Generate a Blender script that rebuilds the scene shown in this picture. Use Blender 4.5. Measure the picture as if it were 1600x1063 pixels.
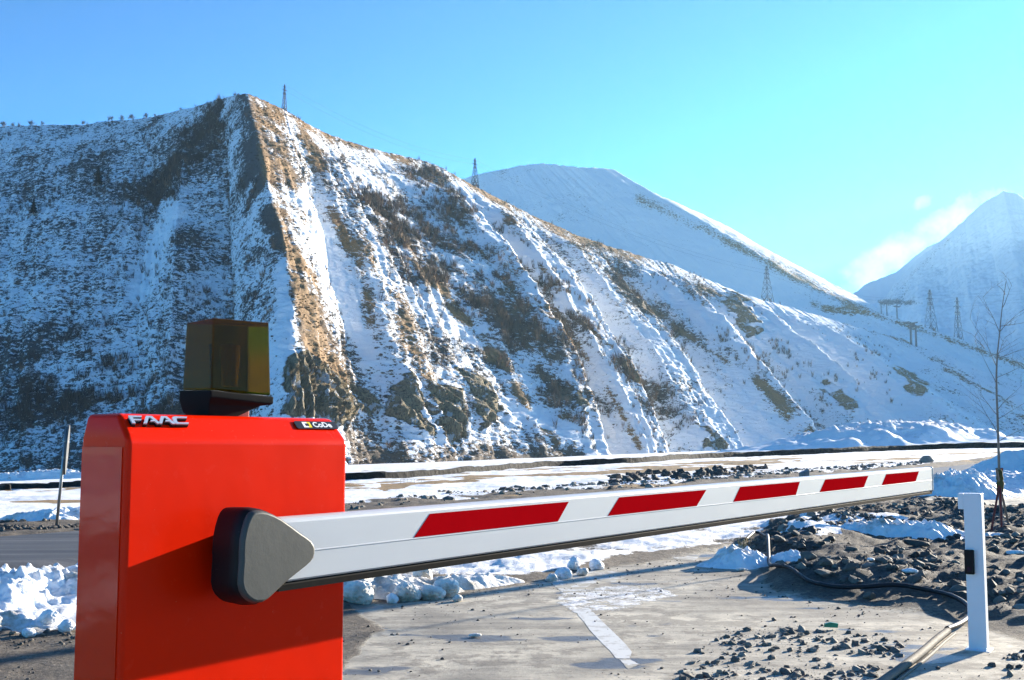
import bpy, bmesh, math, random
import numpy as np
from mathutils import Vector, Matrix, noise as mnoise
random.seed(7); RNG = np.random.default_rng(11)
scene = bpy.context.scene
for o in list(bpy.data.objects): bpy.data.objects.remove(o)

# ------------------------------------------------------------------ camera
FPX = 1700.0; PITCH = math.atan(155.5/FPX); CAMH = 1.15
cam_d = bpy.data.cameras.new("camera"); cam = bpy.data.objects.new("camera", cam_d)
scene.collection.objects.link(cam); scene.camera = cam
cam_d.lens = FPX/1600*36; cam_d.sensor_width = 36; cam_d.clip_end = 30000; cam_d.clip_start = 0.05
cam.location = (0, 0, CAMH); cam.rotation_euler = (math.radians(90)+PITCH, 0, 0)

# ------------------------------------------------------------------ light
SUN_AZ = math.radians(44.5)     # to the right of straight ahead (+Y)
SUN_EL = math.radians(13)
world = bpy.data.worlds.new("World"); scene.world = world; world.use_nodes = True
wn = world.node_tree; wn.nodes.clear()
def wnode(t, **k):
    n = wn.nodes.new(t)
    for a, b in k.items(): setattr(n, a, b)
    return n
sky = wnode('ShaderNodeTexSky', sky_type='NISHITA', sun_disc=False, sun_elevation=SUN_EL, sun_rotation=SUN_AZ,
            altitude=1800, air_density=1.0, dust_density=0.6, ozone_density=3.0)
hsv = wnode('ShaderNodeHueSaturation'); hsv.inputs['Saturation'].default_value = 1.85; hsv.inputs['Hue'].default_value = 0.497
bg = wnode('ShaderNodeBackground'); bg.inputs['Strength'].default_value = 0.078
wout = wnode('ShaderNodeOutputWorld')
# a little cloud low over the pass, far out in the sky
tc = wnode('ShaderNodeTexCoord')
def cloud(px, py, rx, ry, rot):
    x, y = (px-800)/FPX, (531.5-py)/FPX
    d = Vector((x, math.cos(PITCH)-y*math.sin(PITCH), math.sin(PITCH)+y*math.cos(PITCH))).normalized()
    mp = wnode('ShaderNodeMapping', vector_type='TEXTURE')
    az = math.atan2(d.y, d.x)
    # sub position then rotate into the cloud's frame
    sb = wnode('ShaderNodeVectorMath', operation='SUBTRACT'); sb.inputs[1].default_value = d
    wn.links.new(tc.outputs['Generated'], sb.inputs[0])
    right = d.cross(Vector((0, 0, 1))).normalized(); up = right.cross(d).normalized()
    r2 = right*math.cos(rot)+up*math.sin(rot); u2 = up*math.cos(rot)-right*math.sin(rot)
    wn.nodes.remove(mp)
    outs = []
    for v, s in ((r2, rx), (u2, ry)):
        dt = wnode('ShaderNodeVectorMath', operation='DOT_PRODUCT'); dt.inputs[1].default_value = v/s
        wn.links.new(sb.outputs[0], dt.inputs[0])
        sq = wnode('ShaderNodeMath', operation='POWER'); sq.inputs[1].default_value = 2
        ab = wnode('ShaderNodeMath', operation='ABSOLUTE'); wn.links.new(dt.outputs['Value'], ab.inputs[0])
        wn.links.new(ab.outputs[0], sq.inputs[0]); outs.append(sq)
    ad = wnode('ShaderNodeMath', operation='ADD'); wn.links.new(outs[0].outputs[0], ad.inputs[0]); wn.links.new(outs[1].outputs[0], ad.inputs[1])
    return ad
nz = wnode('ShaderNodeTexNoise'); nz.inputs['Scale'].default_value = 30; nz.inputs['Detail'].default_value = 9; nz.inputs['Roughness'].default_value = .6
wn.links.new(tc.outputs['Generated'], nz.inputs['Vector'])
prev = None
for c in ((1400, 410, .055, .016, .55), (1442, 318, .010, .006, .4), (1480, 345, .035, .012, .4)):
    ad = cloud(*c)
    mr = wnode('ShaderNodeMapRange'); mr.inputs['From Min'].default_value = 2.0; mr.inputs['From Max'].default_value = -1.8
    nn = wnode('ShaderNodeMath', operation='MULTIPLY_ADD'); nn.inputs[1].default_value = 7.0; nn.inputs[2].default_value = -3.3
    wn.links.new(nz.outputs['Fac'], nn.inputs[0])
    a2 = wnode('ShaderNodeMath', operation='ADD'); wn.links.new(ad.outputs[0], a2.inputs[0]); wn.links.new(nn.outputs[0], a2.inputs[1])
    wn.links.new(a2.outputs[0], mr.inputs['Value'])
    if prev is None: prev = mr
    else:
        mx = wnode('ShaderNodeMath', operation='MAXIMUM'); wn.links.new(prev.outputs[0], mx.inputs[0]); wn.links.new(mr.outputs[0], mx.inputs[1]); prev = mx
cm = wnode('ShaderNodeMix', data_type='RGBA'); cm.inputs['B'].default_value = (4.6, 4.9, 5.1, 1)
gam = wnode('ShaderNodeGamma'); gam.inputs[1].default_value = 1.55
scl = wnode('ShaderNodeMix', data_type='RGBA', blend_type='MULTIPLY'); scl.inputs['Factor'].default_value = 1; scl.inputs['B'].default_value = (.45, .45, .45, 1)
wn.links.new(sky.outputs[0], gam.inputs['Color']); wn.links.new(gam.outputs[0], scl.inputs['A']); wn.links.new(scl.outputs['Result'], hsv.inputs['Color']); wn.links.new(hsv.outputs[0], cm.inputs['A'])
wn.links.new(prev.outputs[0], cm.inputs['Factor']); wn.links.new(cm.outputs['Result'], bg.inputs['Color'])
wn.links.new(bg.outputs[0], wout.inputs[0])

sun_d = bpy.data.lights.new("sun", 'SUN'); sun_d.energy = 5.0; sun_d.angle = math.radians(0.5); sun_d.color = (1.0, .89, .72)
sun = bpy.data.objects.new("sun", sun_d); scene.collection.objects.link(sun)
SDIR = Vector((math.sin(SUN_AZ)*math.cos(SUN_EL), math.cos(SUN_AZ)*math.cos(SUN_EL), math.sin(SUN_EL)))
sun.rotation_euler = SDIR.to_track_quat('Z', 'Y').to_euler(); sun.location = (20, 20, 30)
vs = scene.view_settings; vs.view_transform = 'Standard'; vs.look = 'None'; vs.gamma = 1; vs.exposure = 2.0
scene.cycles.max_bounces = 6; scene.cycles.diffuse_bounces = 3; scene.cycles.volume_bounces = 0
scene.cycles.transparent_max_bounces = 16

# ------------------------------------------------------------------ helpers
def sstep(a, b, x):
    t = np.clip((x-a)/(b-a), 0, 1); return t*t*(3-2*t)
def _h(i, j, k, seed):
    n = (i*374761393 + j*668265263 + k*2147483647 + seed*1274126177) & 0xffffffff
    n = ((n ^ (n >> 13))*1274126177) & 0xffffffff
    return ((n ^ (n >> 16)) & 0xffff)/65535.0
def vnoise(x, y, z=0.0, seed=0):
    x = np.asarray(x, float); y = np.asarray(y, float); z = np.zeros_like(x)+z
    xi, yi, zi = np.floor(x).astype(np.int64), np.floor(y).astype(np.int64), np.floor(z).astype(np.int64)
    fx, fy, fz = x-xi, y-yi, z-zi
    fx, fy, fz = [f*f*(3-2*f) for f in (fx, fy, fz)]
    r = 0
    for a in (0, 1):
        for b in (0, 1):
            for c in (0, 1):
                w = (fx if a else 1-fx)*(fy if b else 1-fy)*(fz if c else 1-fz)
                r = r + w*_h(xi+a, yi+b, zi+c, seed)
    return r*2-1
def fbm(x, y, z=0.0, oct=4, seed=0, gain=.5, ridged=False):
    r = 0; a = 1; s = 0
    for o in range(oct):
        v = vnoise(x*2**o, y*2**o, np.asarray(z)*2**o, seed+o*17)
        if ridged: v = 1-2*np.abs(v)
        r = r+a*v; s += a; a *= gain
    return r/s

def base_ground(X, Y):
    X = np.asarray(X, float); Y = np.asarray(Y, float)
    d = np.hypot(X, Y)
    w = sstep(7, 60, d)
    return w*(.0363*np.clip(X, -900, 900)-.0153*np.clip(Y, -200, 1500))
def ray(px, py):
    x, y = (px-800)/FPX, (531.5-py)/FPX
    return Vector((x, math.cos(PITCH)-y*math.sin(PITCH), math.sin(PITCH)+y*math.cos(PITCH)))
def at(px, py, Y):
    r = ray(px, py); s = Y/r.y
    return Vector((r.x*s, Y, CAMH+r.z*s))
def on_ground(px, py):
    r = ray(px, py); t = .5
    while t < 3000:
        p = r*t
        if CAMH+p.z <= float(base_ground(p.x, p.y)): break
        t *= 1.004
    p = r*t
    return Vector((p.x, p.y, float(base_ground(p.x, p.y))))
def project(X, Y, Z):
    z = Z-CAMH; c, s = math.cos(PITCH), math.sin(PITCH)
    f = Y*c+z*s; u = -Y*s+z*c
    f = np.where(f < .05, .05, f)
    return 800+FPX*X/f, 531.5-FPX*u/f
def seg_dist(px, py, pts, closed=False):
    d = np.full(np.shape(px), 1e9)
    n = len(pts)
    for i in range(n if closed else n-1):
        (x0, y0), (x1, y1) = pts[i][:2], pts[(i+1) % n][:2]
        dx, dy = x1-x0, y1-y0; L = dx*dx+dy*dy+1e-9
        t = np.clip(((px-x0)*dx+(py-y0)*dy)/L, 0, 1)
        d = np.minimum(d, np.hypot(px-x0-t*dx, py-y0-t*dy))
    return d
def line_mask(px, py, pts, w):
    return np.exp(-(seg_dist(px, py, pts)/w)**2)
def poly_mask(px, py, pts, soft=8.0):
    ins = np.zeros(np.shape(px), bool); n = len(pts)
    for i in range(n):
        (x0, y0), (x1, y1) = pts[i], pts[(i+1) % n]
        if y0 == y1: continue
        c = ((y0 > py) != (y1 > py)) & (px < (x1-x0)*(py-y0)/(y1-y0)+x0)
        ins ^= c
    d = seg_dist(px, py, pts, True)
    return np.clip(.5+np.where(ins, d, -d)/(2*soft), 0, 1)

def link(o, parent=None):
    scene.collection.objects.link(o)
    if parent is not None: o.parent = parent
    return o
def tag(o, label=None, cat=None, group=None, kind=None):
    if label: o['label'] = label
    if cat: o['category'] = cat
    if group: o['group'] = group
    if kind: o['kind'] = kind
    return o
def empty(name, loc, rz=0.0):
    o = bpy.data.objects.new(name, None); o.location = loc; o.rotation_euler = (0, 0, rz); o.empty_display_size = .1
    return link(o)
def mesh_np(name, V, F, mat, attrs=None, smooth=True, parent=None):
    """V (n,3), F (m,3|4) arrays"""
    V = np.ascontiguousarray(V, np.float32); F = np.ascontiguousarray(F, np.int32)
    me = bpy.data.meshes.new(name); k = F.shape[1]
    me.vertices.add(len(V)); me.vertices.foreach_set('co', V.ravel())
    me.loops.add(F.size); me.loops.foreach_set('vertex_index', F.ravel())
    me.polygons.add(len(F)); me.polygons.foreach_set('loop_start', np.arange(0, F.size, k, dtype=np.int32))
    me.polygons.foreach_set('use_smooth', np.full(len(F), smooth))
    me.update(calc_edges=True)
    for n, a in (attrs or {}).items():
        at_ = me.attributes.new(n, 'FLOAT', 'POINT'); at_.data.foreach_set('value', np.ascontiguousarray(a, np.float32).ravel())
    me.materials.append(mat)
    return link(bpy.data.objects.new(name, me), parent)
def grid_faces(nu, nv, wrap=False):
    i = np.arange(nu if wrap else nu-1)[:, None]; j = np.arange(nv-1)[None, :]
    i2 = (i+1) % nu
    return np.stack([i*nv+j, i2*nv+j, i2*nv+j+1, i*nv+j+1], -1).reshape(-1, 4)
def from_bm(name, bm, mat, parent=None, smooth=False, bevel=0, seg=2):
    me = bpy.data.meshes.new(name)
    bmesh.ops.recalc_face_normals(bm, faces=bm.faces); bm.to_mesh(me); bm.free()
    for p in me.polygons: p.use_smooth = smooth
    me.materials.append(mat)
    o = link(bpy.data.objects.new(name, me), parent)
    if bevel:
        m = o.modifiers.new('bevel', 'BEVEL'); m.width = bevel; m.segments = seg; m.limit_method = 'ANGLE'; m.angle_limit = math.radians(25)
        for p in me.polygons: p.use_smooth = True
        w = o.modifiers.new('wn', 'WEIGHTED_NORMAL'); w.keep_sharp = True
    return o
def bm_box(bm, lo, hi, M=None):
    vs_ = [bm.verts.new(Vector((x, y, z))) for x in (lo[0], hi[0]) for y in (lo[1], hi[1]) for z in (lo[2], hi[2])]
    for f in ((0, 1, 3, 2), (4, 6, 7, 5), (0, 4, 5, 1), (2, 3, 7, 6), (0, 2, 6, 4), (1, 5, 7, 3)):
        bm.faces.new([vs_[i] for i in f])
    if M is not None:
        for v in vs_: v.co = M @ v.co
    return vs_
def bm_prism(bm, pts2, y0, y1):
    """pts2: outline in x,z; extruded from y0 (front) to y1"""
    a = [bm.verts.new((x, y0, z)) for x, z in pts2]; b = [bm.verts.new((x, y1, z)) for x, z in pts2]
    bm.faces.new(a); bm.faces.new(b[::-1])
    n = len(a)
    for i in range(n): bm.faces.new((a[i], b[i], b[(i+1) % n], a[(i+1) % n]))
def bm_tube(bm, pts, rads, n=8, cap=True):
    pts = [Vector(p) for p in pts]; rings = []
    if not hasattr(rads, '__len__'): rads = [rads]*len(pts)
    ref = Vector((0, 0, 1))
    for i, p in enumerate(pts):
        t = (pts[min(i+1, len(pts)-1)]-pts[max(i-1, 0)]).normalized()
        r = ref if abs(t.dot(ref)) < .95 else Vector((1, 0, 0))
        a = t.cross(r).normalized(); b = a.cross(t).normalized()
        rings.append([bm.verts.new(p+(a*math.cos(q)+b*math.sin(q))*rads[i]) for q in [2*math.pi*k/n for k in range(n)]])
    for i in range(len(rings)-1):
        for k in range(n):
            bm.faces.new((rings[i][k], rings[i][(k+1) % n], rings[i+1][(k+1) % n], rings[i+1][k]))
    if cap: bm.faces.new(rings[0][::-1]); bm.faces.new(rings[-1])
def bm_strut(bm, a, b, w):
    a = Vector(a); b = Vector(b); bm_tube(bm, [a, b], w, 4, False)
def smooth_path(pts, n=8):
    P = [Vector(p) for p in pts]; out = []
    for i in range(len(P)-1):
        p0, p1, p2, p3 = P[max(i-1, 0)], P[i], P[i+1], P[min(i+2, len(P)-1)]
        for k in range(n):
            t = k/n
            out.append(.5*((2*p1)+(p2-p0)*t+(2*p0-5*p1+4*p2-p3)*t*t+(3*p1-p0-3*p2+p3)*t**3))
    out.append(P[-1]); return out

# ------------------------------------------------------------------ materials
class MT:
    def __init__(s, name):
        s.m = bpy.data.materials.new(name); s.m.use_nodes = True; s.t = s.m.node_tree
        s.b = s.t.nodes['Principled BSDF']; s.tc = None
    def n(s, t, **k):
        x = s.t.nodes.new(t)
        for a, b in k.items():
            if hasattr(x, a) and not a[0].isupper(): setattr(x, a, b)
        return x
    def set(s, sock, v):
        if hasattr(v, 'is_output') or isinstance(v, bpy.types.NodeSocket): s.t.links.new(v, sock)
        elif isinstance(v, (tuple, list)) and len(v) == 3 and sock.type == 'RGBA': sock.default_value = (*v, 1)
        else: sock.default_value = v
    def coord(s, scale=(1, 1, 1), rot=(0, 0, 0), out='Object'):
        if s.tc is None: s.tc = s.n('ShaderNodeTexCoord')
        mp = s.n('ShaderNodeMapping'); mp.inputs['Scale'].default_value = scale; mp.inputs['Rotation'].default_value = rot
        s.t.links.new(s.tc.outputs[out], mp.inputs[0]); return mp.outputs[0]
    def noise(s, scale, detail=5, rough=.55, vec=None, dist=0.0):
        x = s.n('ShaderNodeTexNoise'); x.inputs['Scale'].default_value = scale; x.inputs['Detail'].default_value = detail
        x.inputs['Roughness'].default_value = rough; x.inputs['Distortion'].default_value = dist
        s.t.links.new(vec if vec is not None else s.coord(), x.inputs['Vector']); return x.outputs['Fac']
    def voro(s, scale, vec=None, feature='F1', out='Distance'):
        x = s.n('ShaderNodeTexVoronoi', feature=feature); x.inputs['Scale'].default_value = scale
        s.t.links.new(vec if vec is not None else s.coord(), x.inputs['Vector']); return x.outputs[out]
    def attr(s, name):
        x = s.n('ShaderNodeAttribute'); x.attribute_name = name; return x.outputs['Fac']
    def math(s, op, a, b=0.0, c=None, clamp=False):
        x = s.n('ShaderNodeMath', operation=op); x.use_clamp = clamp
        s.set(x.inputs[0], a); s.set(x.inputs[1], b)
        if c is not None: s.set(x.inputs[2], c)
        return x.outputs[0]
    def step(s, v, a, b):
        x = s.n('ShaderNodeMapRange', interpolation_type='SMOOTHSTEP'); s.set(x.inputs['Value'], v)
        s.set(x.inputs['From Min'], a); s.set(x.inputs['From Max'], b); return x.outputs[0]
    def mix(s, f, a, b):
        x = s.n('ShaderNodeMix', data_type='RGBA'); s.set(x.inputs['Factor'], f)
        s.set(x.inputs['A'], a); s.set(x.inputs['B'], b); return x.outputs['Result']
    def ramp(s, v, stops):
        x = s.n('ShaderNodeValToRGB'); s.set(x.inputs[0], v); e = x.color_ramp.elements
        while len(e) < len(stops): e.new(.5)
        for q, (p, c) in zip(e, stops): q.position = p; q.color = (*c, 1)
        return x.outputs[0]
    def bump(s, h, dist, strength=1.0, nrm=None):
        x = s.n('ShaderNodeBump'); x.inputs['Distance'].default_value = dist; x.inputs['Strength'].default_value = strength
        s.set(x.inputs['Height'], h)
        if nrm is not None: s.t.links.new(nrm, x.inputs['Normal'])
        return x.outputs[0]
    def out(s, color=None, rough=None, normal=None, metal=None, **k):
        if color is not None: s.set(s.b.inputs['Base Color'], color)
        if rough is not None: s.set(s.b.inputs['Roughness'], rough)
        if metal is not None: s.set(s.b.inputs['Metallic'], metal)
        if normal is not None: s.t.links.new(normal, s.b.inputs['Normal'])
        for a, v in k.items(): s.set(s.b.inputs[a.replace('_', ' ')], v)
        return s.m

def simple(name, col, rough=.5, metal=0.0, var=.12, scale=30, bump=0.0):
    m = MT(name); n = m.noise(scale)
    c = m.mix(n, tuple(x*(1-var) for x in col), tuple(min(1, x*(1+var)) for x in col))
    nr = m.bump(m.noise(scale*3), bump) if bump else None
    return m.out(c, m.math('MULTIPLY_ADD', n, .2, rough-.1), nr, metal)

def mountain_mat(name, bare_dark=(.040, .034, .034), fine=1.0, grey=False):
    m = MT(name)
    co = m.coord((1, 1, 1.7)); iso = m.coord()
    nA = m.noise(.30*fine, 7, .68, co); nB = m.noise(.035*fine, 4, .6, iso); nC = m.noise(1.1*fine, 5, .65, co)
    cov = m.attr('bare'); gr = m.attr('grass'); rk = m.attr('rock')
    v = m.math('MULTIPLY_ADD', nA, .62, m.math('MULTIPLY', nC, .38))
    thr = m.math('SUBTRACT', .86, m.math('MULTIPLY_ADD', nB, .30, m.math('MULTIPLY', cov, .42)))
    bare = m.step(v, m.math('SUBTRACT', thr, .015), m.math('ADD', thr, .03))
    # weathered ground colour
    ochre = m.ramp(nC, [(.3, (.10, .055, .022)), (.55, (.27, .15, .055)), (.75, (.42, .27, .12))])
    if grey: ochre = m.mix(nC, (.10, .09, .085), (.26, .24, .22))
    dark = m.mix(nC, tuple(c*.6 for c in bare_dark), tuple(c*1.9 for c in bare_dark))
    ground = m.mix(gr, dark, ochre)
    vs_ = m.coord((1, 1, .13))
    st = m.noise(.85, 7, .7, vs_, .4); st2 = m.noise(2.2, 5, .7, m.coord((1, 1, .3)))
    rock = m.ramp(m.math('MULTIPLY_ADD', st, .6, m.math('MULTIPLY', st2, .4)), [(.36, (.04, .035, .03)), (.44, (.19, .155, .11)), (.53, (.46, .36, .21)), (.66, (.60, .51, .34))])
    rmask = m.step(m.math('ADD', rk, m.math('MULTIPLY_ADD', nA, .7, -.35)), .42, .5)
    snow = m.mix(nB, (.80, .83, .88), (.90, .91, .92))
    # snow that clings in the rock's ledges
    led = m.step(m.noise(.16, 6, .65, m.coord((1, 1, .6))), .56, .59)
    rock2 = m.mix(led, rock, snow)
    col = m.mix(bare, snow, ground); col = m.mix(rmask, col, rock2)
    h = m.math('ADD', m.math('MULTIPLY', nA, 1.2), m.math('MULTIPLY', bare, .25))
    nb = m.bump(h, 1.5, .75)
    hb = m.math('MULTIPLY', m.math('MULTIPLY', rmask, st), 2.0)
    nb = m.bump(hb, 3.6, 1.0, nb)
    return m.out(col, .8, nb)

SNOW = None
def snow_mat(name='packed_snow', dirty=.0, scale=1.0, tint=(.87, .89, .92)):
    m = MT(name)
    a = m.noise(3.0*scale, 6, .6); b = m.noise(14*scale, 5, .65); c = m.noise(60*scale, 3, .6)
    col = m.mix(a, tuple(x*.93 for x in tint), tint)
    if dirty > 0:
        d = m.step(m.noise(2.2*scale, 7, .7), .62-dirty*.3, .80-dirty*.2)
        col = m.mix(d, col, (.36, .30, .22))
        sp = m.step(m.noise(45*scale, 4, .7), .66, .72); col = m.mix(m.math('MULTIPLY', sp, .7), col, (.12, .10, .08))
    nb = m.bump(m.math('ADD', m.math('MULTIPLY', b, .5), m.math('MULTIPLY', c, .12)), .05/scale, .8)
    return m.out(col, .55, nb, Specular_IOR_Level=.35)

# ------------------------------------------------------------------ terrain: mountains
def loft(name, rows, mat, nu, nv, amp, seed, masks, label=None, rough=1.0, prof=1.12, gscale=1.0, back=1.35):
    R = np.array(rows, float); k = np.linspace(0, len(R)-1, nu)
    # spread samples by crest span
    span = np.concatenate([[0], np.cumsum(np.abs(np.diff(R[:, 0]))+30)]); su = np.linspace(0, span[-1], nu)
    ip = lambda c: np.interp(su, span, R[:, c])
    cpx, cpy, cY, fpx, fY, rb = [ip(c) for c in range(6)]
    c, s = math.cos(PITCH), math.sin(PITCH)
    cpy = cpy-1.6*fbm(su/9.0, su*0, 3, 4, seed+5)
    xx, yy = (cpx-800)/FPX, (531.5-cpy)/FPX; f = cY/(c-yy*s)
    C = np.stack([xx*f, cY, CAMH+(s+yy*c)*f], -1)
    FX = (fpx-800)/FPX*fY; Fz = base_ground(FX, fY)-3
    F = np.stack([FX, fY, Fz], -1)
    v = np.linspace(0, 1, nv)[None, :, None]
    # wobble the fall lines
    P = F[:, None]+(C-F)[:, None]*v
    V = v[..., 0]
    P[..., 2] = Fz[:, None]+(C[:, 2]-Fz)[:, None]*V**prof
    t = np.gradient(F[:, :2], axis=0); ker = np.ones(81)/81
    t = np.stack([np.convolve(np.pad(t[:, q], 40, 'edge'), ker, 'valid') for q in (0, 1)], -1)
    t /= np.linalg.norm(t, axis=1, keepdims=True)+1e-9
    nrm = np.stack([t[:, 1], -t[:, 0]], -1)
    L = np.linalg.norm(C-F, axis=1)[:, None]
    warp = (fbm(su[:, None]/80, V*2.4+0*su[:, None], 0, 4, seed)*26)*np.sin(np.pi*np.clip(V, 0, 1))
    sw = su[:, None]+warp
    rib = np.interp(sw, span, R[:, 5])
    W = np.sin(np.pi*np.clip(V*.86+.12, 0, 1))**.7*np.clip((1-V)*6, 0, 1)
    small = .65*fbm(sw/21, V*1.1, 0, 4, seed+31, ridged=True)+.45*fbm(sw/24, V*4.5, 0, 4, seed+33, ridged=True)
    disp = amp*rib*W + amp*.10*small*W*rough
    for q in (0, 1): P[..., q] += disp*nrm[:, None, q]
    # rough ground in world space
    X, Y, Z = P[..., 0].copy(), P[..., 1].copy(), P[..., 2].copy()
    g = gscale
    bumpy = 3.6*g*fbm(X/(30*g), Y/(30*g), Z/(34*g), 3, seed+3)+2.0*g*fbm(X/(9*g), Y/(9*g), Z/(7*g), 3, seed+4)+1.1*g*fbm(X/(4.5*g), Y/(4.5*g), Z/(2.6*g), 3, seed+9, ridged=True)
    edge = np.clip((1-V)*8, .15, 1)
    P[..., 0] += nrm[:, None, 0]*bumpy*.6*edge*rough; P[..., 1] += nrm[:, None, 1]*bumpy*.6*edge*rough; P[..., 2] += bumpy*.5*edge*rough
    px, py = project(P[..., 0], P[..., 1], P[..., 2])
    global STREAK
    STREAK = fbm(sw/7.5, V*2.2, 0, 4, seed+41)+.5*fbm(sw/2.5, V*5, 0, 3, seed+42)
    A = masks(px, py, P, V, rib)
    if 'cliff' in A:
        cl = A.pop('cliff')
        along = P[..., 0]*t[:, None, 0]+P[..., 1]*t[:, None, 1]
        fl = fbm(along/9, P[..., 2]/45, 0, 5, seed+77, ridged=True)
        for q in (0, 1): P[..., q] += nrm[:, None, q]*cl*(1.0+8.0*fl)
        P[..., 2] += cl*1.5*fl
    # far side of the ridge, so that it is a solid hill
    nb = 14; vb = np.linspace(0, 1, nb+1)[1:][None, :, None]
    crest = P[:, -1:, :]
    B = crest.repeat(nb, 1).copy(); away = -nrm[:, None, :]*L[..., None]*(back-1)*2.2
    B[..., :2] += away*vb; B[..., 2] += (-L*.55)*vb[..., 0]**1.3
    P2 = np.concatenate([P, B], 1)
    A2 = {n_: np.concatenate([a, np.repeat(a[:, -1:], nb, 1)], 1) for n_, a in A.items()}
    n2 = nv+nb
    o = mesh_np(name, P2.reshape(-1, 3), grid_faces(nu, n2)[:, ::-1], mat, A2)
    return o, P, px, py, A

def lit_mask(px, py):
    return None
M1 = [(-520, 236, 1000, -900, 520, 0), (-200, 212, 950, -480, 470, .2), (0, 198, 900, -170, 430, -.1), (130, 195, 880, 40, 415, .2),
      (240, 183, 840, 190, 405, -.1), (300, 168, 800, 270, 400, .12), (345, 155, 760, 360, 398, -.45), (386, 146, 700, 445, 392, .55),
      (425, 163, 725, 520, 415, .35), (450, 175, 740, 575, 430, .1), (480, 193, 760, 640, 450, .45), (520, 213, 800, 700, 475, .48),
      (575, 231, 840, 790, 510, .45), (632, 245, 880, 880, 550, 1.0), (660, 250, 900, 908, 588, -.9), (690, 262, 915, 935, 608, -.25), (728, 283, 935, 970, 624, .75), (770, 306, 960, 1005, 640, .75),
      (795, 318, 980, 1026, 662, -.45), (835, 338, 1008, 1075, 678, .7), (880, 358, 1030, 1125, 700, .75), (905, 369, 1045, 1145, 712, -.45), (1000, 400, 1100, 1255, 760, .85),
      (1045, 412, 1120, 1300, 790, -.3), (1130, 447, 1150, 1400, 820, .8), (1160, 460, 1165, 1430, 830, -.5), (1240, 482, 1190, 1530, 865, .5), (1290, 497, 1210, 1600, 890, -.1),
      (1335, 510, 1220, 1640, 900, .0), (1410, 530, 1250, 1740, 930, .25), (1460, 560, 1262, 1820, 945, .6), (1500, 588, 1280, 1900, 960, -.2), (1620, 660, 1320, 2050, 1000, .3), (1800, 705, 1400, 2300, 1050, 0)]
BRUSH_SHADE1 = [([(350, 180), (335, 200), (300, 245), (245, 295), (225, 300)], 22, 1.6), ([(395, 300), (395, 480)], 22, .9), ([(520, 262), (590, 320), (640, 370), (700, 420)], 18, 1.3),
          ([(620, 350), (700, 430), (745, 490), (775, 560)], 26, 1.3), ([(670, 280), (710, 350), (780, 450), (845, 560), (880, 660)], 26, 2.3), ([(790, 340), (850, 440), (910, 540)], 16, .9), ([(640, 330), (660, 400), (700, 480)], 16, .8),  # the long gully band is weighted up, its shade put into the brush
          ([(540, 470), (600, 420)], 26, .3), ([(230, 320), (180, 480), (90, 560)], 45, .5), ([(30, 640), (130, 600), (230, 660)], 50, 1.0), ([(300, 420), (330, 560)], 35, .6),
          ([(800, 380), (900, 480), (960, 560), (1040, 650)], 24, .9), ([(930, 400), (1040, 500), (1120, 590)], 20, .7), ([(1130, 535), (1170, 565)], 14, 1.2),
          ([(1020, 420), (1110, 470)], 16, .5), ([(0, 330), (160, 300)], 40, .3), ([(1000, 620), (1080, 660)], 26, .6), ([(880, 640), (920, 690)], 20, .9), ([(150, 240), (330, 190)], 16, .5), ([(330, 230), (340, 300)], 22, .7), ([(560, 300), (640, 430), (700, 560)], 16, .6), ([(60, 560), (200, 640), (300, 600)], 60, .6), ([(860, 520), (960, 660)], 18, .6), ([(1180, 560), (1280, 640)], 22, .5), ([(1210, 540), (1330, 610)], 14, .8), ([(1340, 560), (1400, 620)], 22, .9)]
GRASS1 = [([(392, 155), (402, 210), (415, 300), (440, 380), (470, 440), (490, 520), (525, 590)], 20, 1.3), ([(500, 400), (530, 450)], 12, .5),
          ([(400, 158), (520, 216), (640, 248)], 9, .9), ([(690, 262), (770, 310), (900, 368), (1000, 402)], 9, .9), ([(560, 380), (620, 470), (660, 560), (690, 620)], 12, .8),
          ([(640, 400), (720, 500), (800, 600), (870, 690)], 7, .9), ([(690, 470), (780, 560)], 8, .5), ([(1000, 470), (1100, 540), (1240, 640)], 6, .7), ([(860, 480), (940, 600), (1000, 700)], 6, .8),
          ([(1260, 480), (1400, 525)], 7, .8), ([(1460, 560), (1600, 650)], 6, .6), ([(1330, 495), (1420, 535)], 5, .9), ([(520, 330), (560, 420), (580, 500)], 10, .8), ([(600, 330), (690, 450), (760, 560)], 7, .7), ([(470, 210), (500, 260)], 14, .8), ([(780, 330), (900, 480), (1000, 600)], 6, .7), ([(420, 165), (450, 260), (480, 340)], 14, .7), ([(1100, 450), (1200, 480), (1290, 520)], 5, .8), ([(1180, 600), (1260, 680)], 14, .8), ([(600, 700), (900, 720)], 16, .1)]
CLIFF1 = [[(448, 552), (480, 548), (545, 625), (560, 655), (440, 648)], [(588, 592), (635, 583), (668, 640), (660, 668), (612, 655)], [(672, 600), (712, 602), (738, 672), (705, 692), (684, 668)], [(735, 590), (768, 602), (795, 660), (764, 678)], [(545, 600), (600, 640), (590, 660), (550, 640)],
          [(1143, 462), (1160, 470), (1185, 515), (1165, 522), (1140, 490)], [(1395, 570), (1440, 600), (1445, 625), (1410, 610)], [(1300, 600), (1340, 640), (1320, 645), (1290, 615)], [(1095, 660), (1130, 690), (1122, 702), (1092, 702)], [(904, 615), (922, 640), (915, 650), (903, 640)]]
def sum_lines(px, py, L):
    r = 0
    for pts, w, s in L: r = r+s*line_mask(px, py, pts, w)
    return r
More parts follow.
